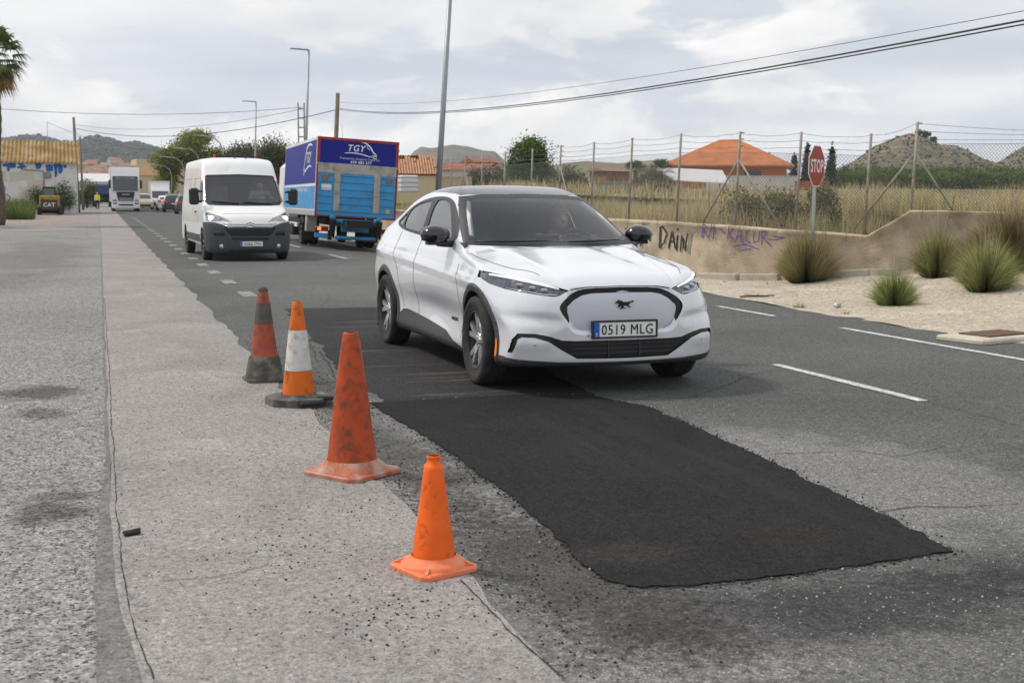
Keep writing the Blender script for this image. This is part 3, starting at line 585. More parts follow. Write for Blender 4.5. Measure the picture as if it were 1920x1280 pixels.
def sdf_person(parent,seat,facing,wheel_c,wheel_r,skin,hair,cloth,hairc,h=.012,label=None):
    """seated driver: head, neck, torso, arms reaching for the steering wheel; facing -y. One body mesh; shirt and hair are children"""
    sx,sy,sz=seat; hd=np.array([sx,sy-.02,sz+.66])
    sh=[np.array([sx+s*.19,sy+.02,sz+.46]) for s in (-1,1)]
    hands=[np.array([wheel_c[0]+s*wheel_r*.93,wheel_c[1]+.015,wheel_c[2]+wheel_r*.42]) for s in (-1,1)]
    elb=[(sh[i]+hands[i])/2+np.array([(-1,1)[i]*.09,.04,-.10]) for i in (0,1)]
    def body(x,y,z):
        d=ellip(x,y,z,hd+np.array([0,.012,.02]),(.076,.098,.118))
        d=smin(d,ellip(x,y,z,hd+np.array([0,-.035,-.055]),(.058,.062,.07)),.05)      # jaw
        d=smin(d,capsule(x,y,z,hd+np.array([0,-.088,.012]),hd+np.array([0,-.112,-.022]),.010,.017),.02)   # nose
        d=smin(d,capsule(x,y,z,hd+np.array([-.024,-.092,-.062]),hd+np.array([.024,-.092,-.062]),.009),.012)  # lips
        for s in (-1,1):
            d=smax(d,-(np.sqrt((x-hd[0]-s*.032)**2+(y-hd[1]+.100)**2+(z-hd[2]-.022)**2)-.017),.015)        # eye sockets
            d=smin(d,ellip(x,y,z,hd+np.array([s*.032,-.080,.020]),(.013,.012,.010)),.004)
            d=smin(d,ellip(x,y,z,hd+np.array([s*.080,.015,.0]),(.012,.026,.036)),.012)                     # ears
            d=smin(d,capsule(x,y,z,hd+np.array([s*.018,-.094,.045]),hd+np.array([s*.05,-.086,.045]),.007),.012) # brows
        d=smin(d,capsule(x,y,z,hd+np.array([0,.03,-.08]),(sx,sy+.03,sz+.47),.055,.062),.04)
        d=smin(d,ellip(x,y,z,(sx,sy+.03,sz+.30),(.185,.12,.24)),.06)
        d=smin(d,ellip(x,y,z,(sx,sy,sz+.06),(.19,.17,.15)),.08)
        for i,s in ((0,-1),(1,1)):
            d=smin(d,capsule(x,y,z,sh[i],elb[i],.058,.045),.05); wr=hands[i]+np.array([-s*.005,.06,-.045])
            d=smin(d,capsule(x,y,z,elb[i],wr,.043,.028),.03)
            d=smin(d,ellip(x,y,z,(wr+hands[i])/2+np.array([0,0,.008]),(.026,.046,.04)),.03)
            for k in range(4):        # fingers curl over the rim
                b=hands[i]+np.array([s*(k-1.5)*.002,-.004,.026-k*.021]); 
                d=smin(d,capsule(x,y,z,b+np.array([-s*.01,.03,.006]),b+np.array([s*.012,-.016,.004]),.0105,.0095),.006); d=smin(d,capsule(x,y,z,b+np.array([s*.012,-.016,.004]),b+np.array([s*.004,-.034,-.006]),.0095,.008),.004)
            d=smin(d,capsule(x,y,z,hands[i]+np.array([-s*.02,.03,.02]),hands[i]+np.array([-s*.028,-.012,.034]),.012,.009),.008)
        return d
    lo=np.array([sx-.5,min(hands[0][1]-.08,sy-.3),sz-.12]); hi=np.array([sx+.5,sy+.25,sz+.82])
    V,Q=surfnet(body,lo,hi,h); Nn=grad(body,V); Nn/=np.linalg.norm(Nn,axis=1,keepdims=True)
    C=V[Q].mean(1)
    isc=(C[:,2]<sz+.50)&~((np.abs(C[:,0]-sx)<.062)&(C[:,2]>sz+.475))
    for i in (0,1):
        wr=hands[i]+np.array([0,.09,-.06]); isc&=~((np.linalg.norm(C-hands[i],axis=1)<.115))
    ish=(C[:,2]>hd[2]+.055)&(C[:,1]>hd[1]-.085+.0)|((C[:,1]>hd[1]+.03)&(C[:,2]>hd[2]-.07)&(np.linalg.norm(C-hd,axis=1)<.2)&(np.abs(C[:,0]-sx)<.085))
    ish&=C[:,2]>sz+.52
    p=thing('person',label,'person',(0,0,0)); p.parent=None
    b=emit_part('body',V,Q,Nn,~isc&~ish,skin,p)[0]
    emit_part('shirt',V,Q,Nn,isc,cloth,p,.006); emit_part('hair',V,Q,Nn,ish,hairc,p,.014)
    return p
def crossover():
    ROT=math.radians(1.2); root=thing('crossover_car','white electric crossover car with black roof driving over the dark asphalt patch','car',(3.752,9.42,0),ROT)
    white=mat('pearl_white',(.70,.72,.755),.28,.0,coat=1.,var=.015,vs=3,dirt=(.62,.61,.60),da=.22,ds=1.3)
    white.node_tree.nodes['Principled BSDF'].inputs['Coat IOR'].default_value=1.85
    clad=mat('cladding_grey',(.055,.057,.06),.6,var=.15,vs=20); black=mat('gloss_black',(.008,.008,.010),.12,coat=.6); trim=mat('black_trim',(.012,.012,.013),.42)
    well=mat('wheel_well',(.008,.008,.008),.95); gl=glass('screen_glass',(.90,.94,.98),1.,1.5); glside=glass('side_glass',(.45,.48,.50),1.,3.2)
    zc=[(-.90,.80),(-.84,.815),(-.78,.86),(-.66,.905),(-.45,.955),(0,1.025),(.30,1.075),(.42,1.10),(.52,1.145),(.75,1.262),(1.0,1.385),(1.2,1.472),(1.4,1.541),(1.65,1.597),(1.95,1.622),(2.3,1.610),(2.7,1.562),(3.1,1.475),(3.45,1.365),(3.72,1.245),(3.80,1.20),(3.95,1.16)]
    yfz=[(.15,-.66),(.215,-.80),(.27,-.845),(.36,-.855),(.46,-.86),(.56,-.868),(.68,-.862),(.76,-.84),(.82,-.80),(.90,-.74),(1.1,-.60)]
    WH=((0.,.362),(2.984,.362))
    ins=[(.1,.10),(.2,.06),(.28,.028),(.4,.034),(.52,.030),(.64,.008),(.74,.0),(.84,.010),(.94,.032),(1.02,.058),(1.08,.085),(1.2,.125),(1.35,.185),(1.5,.262),(1.62,.35),(1.75,.46)]
    def f(x,y,z,arch=True):
        ax=np.abs(x)
        w=pl(y,[(-.9,.865),(-.5,.905),(-.1,.932),(.5,.918),(1.4,.915),(2.3,.92),(2.95,.938),(3.4,.918),(3.9,.86)])
        I=pl(z,ins)
        I=I+.036*np.exp(-((y-1.35)/.70)**2)*np.exp(-((z-.50)/.15)**2)-.013*np.maximum(0,1-np.abs(z-(.815+.042*y))/.065)*sstep(-.5,.1,y)          # scooped doors
        I=I-.030*np.exp(-((y-3.0)/.55)**2)*np.exp(-((z-.98)/.13)**2)-.016*np.exp(-((y-.0)/.5)**2)*np.exp(-((z-.86)/.10)**2)
        # cabin narrows towards the tail
        I=I+.10*sstep(2.2,3.7,y)*sstep(1.05,1.4,z)
        side=(ax-(w-I))*.93
        sh=.27*sstep(-.1,.6,y)*(1-sstep(1.1,2.2,y)); yy=y-sh*ax*ax
        top0=pl(yy,zc)
        hood=(1-sstep(.25,.55,yy)); cr=.062*hood+.055*(1-hood)
        q=ax/.9
        ridge=.020*np.exp(-((ax-.62+.10*(y+.5))/.10)**2)*hood-.010*np.exp(-((ax-.40+.12*(y+.5))/.10)**2)*hood*sstep(-.8,-.4,y)
        axc=.44+.15*(y+.8)/1.2; ridge=ridge+.015*(1-sstep(axc-.012,axc+.022,ax))*hood*sstep(-.86,-.6,y)
        top=(z-(top0-cr*q**2.2+ridge))*np.where(yy<.4,.97,.86)
        a=pl(z,[(.2,.15),(.45,.13),(.62,.17),(.80,.20),(.95,.20)]); b=pl(z,[(.2,.13),(.45,.11),(.62,.17),(.80,.28),(.95,.34)])
        fc=pl(z,yfz)
        # recessed shield panel and chin intake
        bx=np.maximum(ax-.36,0); bz=np.maximum(np.abs(z-.655)-.07,0); sdb=np.sqrt(bx*bx+bz*bz)-.10
        fc=fc+.020*(1-sstep(-.022,.006,sdb))+.020*np.exp(-((z-.595-.10*(ax-.7))/.045)**2)*sstep(.46,.60,ax)-.014*np.exp(-((z-.40)/.06)**2)*sstep(.5,.68,ax)
        front=((fc+a*q**2.1+b*q**7)-y)*.86
        rear=(y-(pl(z,[(.2,3.70),(.35,3.80),(.5,3.86),(.75,3.87),(.95,3.85),(1.1,3.82),(1.25,3.80)])-.10*q**2-.16*q**6))*.95
        bot=pl(y,[(-.9,.235),(-.5,.22),(.3,.2),(2.6,.2),(3.4,.24),(3.9,.34)])-z
        d=smax(side,top,.042+.06*sstep(1.0,1.3,z)); d=smax(d,front,.06); d=smax(d,rear,.07); d=smax(d,bot,.04)
        if arch:
            for wy,wz in WH:
                r=np.sqrt((y-wy)**2+(z-wz)**2)
                d=d-.010*(1-sstep(.444,.460,r))*sstep(.6,.75,ax)             # proud arch trim
                d=smax(d,-np.maximum(r-.392,(.60-ax)),.014)
        return d
    h=.0115
    V,Q=surfnet(f,(-1.0,-.93,.12),(1.0,3.95,1.68),h)
    fr=lambda V,N:(V[:,1]<.1)&(N[:,1]<-.12)
    frw=lambda V,N:(V[:,1]<.2)&(N[:,1]<-.02)
    sd=lambda V,N:(np.abs(N[:,0])>.3)&(np.abs(V[:,0])>.45)
    up=lambda V,N:(N[:,2]>.15)&(V[:,2]>1.0)
    circ=lambda cy,cz,r,n=64:[(cy+r*math.cos(2*math.pi*i/n),cz+r*math.sin(2*math.pi*i/n)) for i in range(n)]
    # outlines, metres, measured off the photograph
    ws=[(0,1.085),(.45,1.092),(.775,1.10),(.792,1.125),(.735,1.28),(.655,1.44),(.60,1.515),(.40,1.532),(0,1.54),(-.02,1.3)]
    wsin=[(0,1.135),(.45,1.135),(.70,1.135),(.735,1.155),(.69,1.27),(.615,1.42),(.57,1.475),(.40,1.492),(0,1.50),(-.02,1.3)]
    roof=[(0,1.385),(.40,1.42),(.58,1.50),(.605,1.75),(.600,2.2),(.56,2.8),(.50,3.30),(.43,3.60),(0,3.74),(-.05,2.)]
    dlo=smoothpoly([(.82,1.108),(1.5,1.125),(2.2,1.150),(2.75,1.185),(3.16,1.245),(3.10,1.30),(2.75,1.425),(2.3,1.500),(1.85,1.518),(1.50,1.488),(1.25,1.385),(1.0,1.255)],2)
    wf=smoothpoly([(1.04,1.140),(1.40,1.150),(1.86,1.163),(1.915,1.25),(1.975,1.468),(1.80,1.487),(1.52,1.455),(1.32,1.355),(1.08,1.20)],1)
    wr=smoothpoly([(2.03,1.170),(2.45,1.190),(2.74,1.210),(2.80,1.30),(2.78,1.385),(2.5,1.445),(2.22,1.468),(2.10,1.470),(2.06,1.30)],1)
    wq=[(2.84,1.222),(3.06,1.252),(2.98,1.30),(2.86,1.355)]
    sill=[(2.60,.12),(2.60,.33),(2.40,.415),(2.28,.425),(1.6,.385),(.98,.345),(.75,.285),(.44,.235),(.30,.12)]
    band_o=smoothpoly([(0,.828),(.28,.822),(.38,.800),(.47,.745),(.520,.690),(.508,.645),(.455,.572),(.445,.555),(.440,.60),(.452,.66),(.448,.690),(.40,.735),(.33,.772),(.25,.787),(0,.792)],1)
    band_o=np.vstack([[(-.03,.828)],band_o,[(-.03,.792)]])
    shield=[(-.03,.792),(.25,.787),(.33,.772),(.40,.735),(.448,.690),(.452,.66),(.44,.585),(.40,.535),(.34,.505),(-.03,.495)]
    hl=[(.425,.806),(.60,.858),(.78,.900),(.93,.932),(.945,.90),(.90,.835),(.84,.806),(.70,.780),(.55,.760),(.515,.765)]
    intake=[(-.03,.43),(.40,.43),(.50,.435),(.60,.468),(.70,.487),(.815,.486),(.845,.44),(.862,.335),(.84,.335),(.815,.44),(.79,.458),(.70,.455),(.60,.425),(.50,.36),(.38,.293),(-.03,.287)]
    lip=[(-.03,.10),(-.03,.262),(.5,.268),(.80,.285),(1.0,.31),(1.0,.10)]
    regs=[('roof_panel','t',roof,lambda V,N:(N[:,2]>.15)&(V[:,2]>1.12)),
      ('screen_surround','f',ws,lambda V,N:(N[:,2]>.1)&(V[:,1]>.2)&(V[:,1]<1.5)&(N[:,1]<-.12)),
      ('windscreen','f',wsin,lambda V,N:(N[:,2]>.1)&(V[:,1]>.2)&(V[:,1]<1.5)&(N[:,1]<-.12)),
      ('window_surround','s',dlo,sd),('front_side_window','s',wf,sd),('rear_side_window','s',wr,sd),('quarter_window','s',wq,sd),
      ('sill_cladding','s',sill,lambda V,N:(np.abs(V[:,0])>.5)&(V[:,2]<.6)),
      ('shield_panel','f',shield,fr),('grille_band','f',band_o,fr),('headlight','f',hl,frw),('lower_intake','f',intake,fr),('chin_lip','f',lip,lambda V,N:(V[:,1]<-.25)&(V[:,2]<.4)),
      ('arch_cladding','s',circ(0,.362,.462),lambda V,N:np.abs(V[:,0])>.6),('arch_cladding','s',circ(2.984,.362,.462),lambda V,N:np.abs(V[:,0])>.6),
      ('wheel_well','s',circ(0,.362,.398),lambda V,N:(np.abs(V[:,0])<.99)),('wheel_well','s',circ(2.984,.362,.398),lambda V,N:np.abs(V[:,0])<.99)]
    V,lab,names,Nn=regions(V,Q,f,regs,h)
    Nn=grad(f,V,.004); Nn/=np.linalg.norm(Nn,axis=1,keepdims=True)
    is_=lambda n:lab==names.index(n)
    under=(lab==0)&(Nn[Q].mean(1)[:,2]<-.75)
    emit_part('body',V,Q,Nn,(lab==0)&~under,white,root)
    emit_part('underbody',V,Q,Nn,under,well,root)
    emit_part('roof_panel',V,Q,Nn,is_('roof_panel'),black,root,.001)
    emit_part('screen_surround',V,Q,Nn,is_('screen_surround'),trim,root)
    emit_part('windscreen',V,Q,Nn,is_('windscreen'),gl,root)
    emit_part('window_surround',V,Q,Nn,is_('window_surround'),trim,root,.002,True)
    for n in ('front_side_window','rear_side_window','quarter_window'): emit_part(n,V,Q,Nn,is_(n),glside,root,-.004,True)
    emit_part('sill_cladding',V,Q,Nn,is_('sill_cladding'),clad,root,.006,True)
    Yc=V[Q].mean(1)[:,1]
    for fr_ in (Yc<1.5,Yc>=1.5): emit_part('arch_cladding',V,Q,Nn,is_('arch_cladding')&fr_,clad,root,.0,True); emit_part('wheel_well',V,Q,Nn,is_('wheel_well')&fr_,well,root,0.,True)
    emit_part('shield_panel',V,Q,Nn,is_('shield_panel'),mat('shield_grey',(.52,.54,.58),.35,coat=.8,var=.02),root,-.006)
    bd=emit_part('grille_band',V,Q,Nn,is_('grille_band'),trim,root,-.012)[0]
    lh=emit_part('headlight',V,Q,Nn,is_('headlight'),mat('lamp_housing',(.10,.11,.125),.12,.55,coat=1.,var=.6,vs=26),root,-.012,True)
    li=emit_part('lower_intake',V,Q,Nn,is_('lower_intake'),trim,root,-.014)[0]
    emit_part('chin_lip',V,Q,Nn,is_('chin_lip'),clad,root,.004)
    # --- grille band ribs, intake bars
    Rb=B()
    ctr=[(0,.81),(.27,.804),(.36,.786),(.43,.735),(.484,.685),(.474,.645),(.448,.585)]
    for s in (-1,1):
        L=0
        for (a,b) in zip(ctr[:-1],ctr[1:]):
            n=max(2,int(math.dist(a,b)/.016))
            for i in range(n):
                t=i/n; px=a[0]+(b[0]-a[0])*t; pz=a[1]+(b[1]-a[1])*t
                tx,tz=(b[0]-a[0]),(b[1]-a[1]); l=math.hypot(tx,tz); nx,nz=-tz/l,tx/l
                e=[]
                for k in (-.016,.016): e.append(hit(f,(s*(px+nx*k),0,pz+nz*k),1,-1.1,.2))
                Rb.tube([(q[0],q[1]+.004,q[2]) for q in e],.0035,4)
    Rb.build('ribs',mat('rib_dark',(.03,.03,.033),.35),bd)
    for zz in (.33,.365,.40):
        Sl=B(); Sl.tube([(lambda q:(q[0],q[1]+.012,q[2]))(hit(f,(x,0,zz),1,-1.1,.2)) for x in np.linspace(-.42,.42,15)],.006,5); Sl.build('slat',mat('rib_dark'),li)
    for s in (-1,1): 
        Sl=B(); Sl.box((s*.13,hit(f,(.13,0,.36),1,-1.1,.2)[1]+.014,.362),(.012,.02,.125)); Sl.build('slat',mat('rib_dark'),li)
    # --- headlight insides: light bar, projectors, bright lower edge
    for s,o in ((-1,lh[0]),(1,lh[1])):
        D=B(); D.tube([(lambda q:(q[0],q[1]-.002,q[2]))(hit(f,(s*x,0,z),1,-1.1,.6)) for x,z in ((.50,.818),(.60,.846),(.70,.870),(.80,.892),(.885,.906))],[.006,.010,.011,.011,.007],8); D.build('light_bar',mat('drl',(.95,.97,1.),.3,emit=.35),o)
        D=B(); D.tube([(lambda q:(q[0],q[1]-.001,q[2]))(hit(f,(s*x,0,z),1,-1.1,.6)) for x,z in ((.525,.772),(.62,.776),(.74,.796),(.83,.813))],.005,6); D.build('chrome_edge',mat('chrome',(.75,.76,.78),.12,1.),o)
        for x,z in ((.60,.808),(.675,.823),(.75,.838)):
            q=hit(f,(s*x,0,z),1,-1.1,.6); D=B(); D.box((q[0],q[1]+.012,q[2]),(.05,.035,.028),bev=.008,rz=s*.5); D.build('projector_lens',mat('lens',(.55,.58,.62),.05,.7),o)
    # --- shut lines as thin dark seams
    def seam(pts,view,r=.0028):
        s2=[]
        for p in pts:
            if view=='t': q=hit(f,(p[0],p[1],0),2,1.8,.5)
            elif view=='f': q=hit(f,(p[0],0,p[1]),1,-1.1,.6)
            else: q=hit(f,(0,p[0],p[1]),0,p[2]*1.1,0)
            s2.append(q)
        T=B(); T.tube(s2,r,5,True); T.build('shut_line',mat('seam',(.02,.02,.022),.8),root)
    def dense(pts,n=10): 
        o=[]
        for a,b in zip(pts[:-1],pts[1:]): o+=[tuple(np.array(a)+(np.array(b)-np.array(a))*t) for t in np.linspace(0,1,n,False)]
        return o+[pts[-1]]
    for s in (-1,1):
        seam(dense([(s*.60,-.585),(s*.715,-.30),(s*.775,0),(s*.80,.35),(s*.80,.52)]),'t',.003)
        seam(dense([(.57,.95,s),(.52,.8,s),(.475,.6,s),(.46,.47,s),(.52,.33,s)]),'s')
        seam(dense([(1.97,1.15,s),(1.95,.9,s),(1.93,.6,s),(1.90,.40,s)]),'s')
        seam(dense([(2.72,1.17,s),(2.66,.95,s),(2.50,.78,s),(2.44,.60,s),(2.38,.44,s)]),'s')
    seam(dense([(-.42,.812),(-.3,.829),(0,.835),(.3,.829),(.42,.812)]),'f',.004)
    # --- emblem on the shield: galloping horse silhouette
    hp=[(-.066,.012),(-.060,.020),(-.048,.024),(-.044,.032),(-.036,.027),(-.022,.024),(-.010,.016),(.010,.017),(.026,.015),(.040,.021),(.052,.020),(.064,.026),(.070,.022),(.055,.013),(.042,.014),(.034,.004),(.028,-.006),(.040,-.014),(.046,-.022),(.038,-.022),(.022,-.010),(.010,-.006),(-.004,-.008),(-.010,-.018),(.004,-.026),(.006,-.030),(-.006,-.027),(-.018,-.017),(-.016,-.026),(-.028,-.033),(-.034,-.031),(-.024,-.022),(-.026,-.008),(-.036,-.012),(-.044,-.022),(-.050,-.020),(-.044,-.006),(-.036,.004),(-.042,.012),(-.054,.008),(-.062,.006)]
    E_=B(); yy=hit(f,(0,0,.70),1,-1.1,.2)[1]; E_.prism([(p*1.12,.700+q*1.12) for p,q in hp],yy-.008,yy+.012,'y'); E_.build('emblem',black,root)
    py=hit(f,(0,0,.513),1,-1.1,.2)[1]-.018
    p=plate(root,(-.004,py,.513),.52,.112,'0519 MLG'); 
    # parking sensors, badge on the door, side marker
    Sn=[(-.70,.405),(.70,.405),(-.30,.47)]
    for x,z in Sn:
        q=hit(f,(x,0,z),1,-1.1,.4); D=B(); D.lathe([(0,-.004),(.009,-.004),(.012,.004)],12,q,'y'); D.build('parking_sensor',mat('sensor_grey',(.45,.47,.5),.4),root)
    for s in (-1,1):
        v=[];n=8
        for i in range(n+1):
            an=math.radians(158+18*i/n+14); 
            for r in (.412,.445): 
                q=hit(f,(0,.0+r*math.cos(an),.362+r*math.sin(math.pi-an)*-1 if False else .362+r*math.sin(an)),0,s*1.1,0); v.append((q[0]+s*.004,q[1],q[2]))
        mk('side_marker',v,[(2*i,2*i+1,2*i+3,2*i+2) for i in range(n)],mat('amber',(.75,.22,.02),.25,emit=.15),root)
        q=hit(f,(0,.70,.47),0,s*1.1,0); text('badge','mach-E' if False else 'MACH-E',.045,trim,root,(q[0]+s*.004,.72,.455),(0,-s*-1 if s>0 else -1,0),(0,0,1),sx=1.1,ext=.002,shear=.3)
    # --- mirrors
    for s in (-1,1):
        mb=B()
        def fm(x,y,z): 
            d=ellip(x,y,z,(s*.975,.98,1.18),(.130,.12,.085)); d=smax(d,(y-1.045),.02); return smax(d,1.112-z,.02)
        Vm,Qm=surfnet(fm,(s*.975-.2,.80,1.06),(s*.975+.2,1.14,1.3),.012); Nm=grad(fm,Vm); Nm/=np.linalg.norm(Nm,axis=1,keepdims=True)
        o=mk('door_mirror',Vm,Qm,black,root,True,Nm)
        mb.box((s*.95,.98,1.106),(.20,.12,.03),bev=.008); mb.tube([(s*.96,.97,1.11),(s*.90,.96,1.10),(s*.80,.94,1.10)],[.03,.028,.03],8); mb.build('mirror_foot',trim,o)
        gB=B(); gB.box((s*.975,1.048,1.18),(.21,.003,.11),bev=.001); gB.build('mirror_glass',mat('mirror',(.7,.72,.75),.03,1.),o)
    # --- wipers
    for a,b in (((-.72,1.118),(-.12,1.126)),((.05,1.118),(.62,1.130))):
        T=B(); pts=[]
        for t in np.linspace(0,1,9):
            x=a[0]+(b[0]-a[0])*t; z=a[1]+(b[1]-a[1])*t; q=hit(f,(x,0,z),1,0.2,1.2); pts.append((q[0],q[1]-.016,q[2]+.012))
        T.tube(pts,[.006,.008,.010,.012,.010,.009,.007,.006,.005],5); T.build('wiper',trim,root)
    # --- rear lamps, tail spoiler are out of sight; aerial fin on the roof
    q=hit(f,(0,3.0,0),2,1.8,.8); A=B(); A.prism([(2.9,q[2]-.01),(2.98,q[2]+.055),(3.06,q[2]+.06),(3.10,q[2]-.01)],-.015,.015,'x'); A.build('aerial_fin',black,root)
    for s in (-1,1):
        L=B(); q=hit(f,(s*.62,0,.95),1,4.1,3.); L.box((s*.62,q[1],.95),(.34,.03,.05),bev=.01,rz=-s*.2); L.build('rear_lamp',mat('lamp_red',(.45,.01,.01),.2),root)
    # --- wheels
    for x in (-.83,.83):
        wheel(root,x,0,.362,.362,.225,None,5,TY,steer=math.radians(-2),spin=.25 if x<0 else .6); wheel(root,x,2.984,.362,.362,.225,None,5,TY,spin=.55)
        Fl=B(); Fl.box((x*.98,2.984+.42,.25),(.2,.02,.2)); Fl.build('mud_flap',trim,root)
    # --- cabin
    dark=mat('cabin_dark',(.07,.074,.085),.75); seatm=mat('seat_grey',(.16,.165,.18),.7,var=.15)
    T=B(); T.box((0,1.75,.72),(1.56,2.1,.04)); T.box((0,.66,.82),(1.3,.36,.36),bev=.08); T.box((-.795,1.75,.93),(.03,2.2,.38)); T.box((.795,1.75,.93),(.03,2.2,.38)); T.box((0,3.0,.98),(1.4,.05,.40)); T.build('cabin_tub',dark,root)
    T=B(); T.box((0,.72,1.045),(1.30,.26,.04),bev=.015); T.build('dashboard',dark,root)
    T=B(); T.box((0,.80,1.03),(.22,.02,.30),bev=.01); T.build('centre_screen',mat('screen_off',(.01,.012,.016),.15),root)
    for sx,yy in ((-.38,1.55),(.38,1.55),(-.38,2.45),(0,2.45),(.38,2.45)):
        S=B(); S.box((sx,yy-.12,.82),(.50 if yy<2 else .42,.52,.16),bev=.06); Mt=Matrix.Rotation(-.28,3,'X'); S.box((sx,yy+.24,1.10),(.48 if yy<2 else .42,.14,.58),bev=.06,M=Mt); S.box((sx,yy+.35,1.415),(.26,.09,.15),bev=.04,M=Mt); S.build('seat',seatm,root)
    st=B(); wc=(.38,1.0,1.055); n=28; Rt=Matrix.Rotation(math.radians(-22),3,'X')
    st.tube([Vector(wc)+Rt@Vector((.18*math.cos(2*math.pi*i/n),0,.18*math.sin(2*math.pi*i/n))) for i in range(n+1)],.016,8,False)
    for a in (0,math.pi,-math.pi/2): st.tube([Vector(wc),Vector(wc)+Rt@Vector((.175*math.cos(a),0,.175*math.sin(a)))],.018,6)
    st.box(wc,(.14,.05,.11),bev=.02); st.build('steering_wheel',trim,root)
    T=B(); T.box((0,1.42,1.40),(.22,.03,.055),bev=.012); T.build('rear_view_mirror',mat('mirror_back',(.10,.105,.11),.4),root); T=B(); T.box((0,1.36,1.452),(.20,.16,.03),bev=.012,M=Matrix.Rotation(-.40,3,'X')); T.build('sensor_housing',mat('housing_grey',(.14,.145,.155),.5),root)
    T=B(); T.box((0,2.1,1.535),(.96,1.0,.02),bev=.008); T.build('headliner',mat('headliner_grey',(.62,.61,.58),.9),root)
    for s in (-1,1): T=B(); T.tube([(s*.70,.80,1.16),(s*.63,1.10,1.33),(s*.555,1.36,1.455),(s*.54,1.8,1.50)],.03,6); T.build('pillar_trim',mat('headliner_grey'),root)
    p=sdf_person(root,(.38,1.48,.66),-1,(.38,1.0,1.055),.18,mat('skin',(.58,.36,.27),.55,var=.10,vs=30),None,mat('shirt_dark',(.10,.10,.115),.85,var=.2),mat('hair_fair',(.30,.24,.17),.7,var=.3,vs=60),label='driver in a dark top holding the steering wheel of the white crossover')
    p.location=root.location; p.rotation_euler=root.rotation_euler
    return root
crossover()
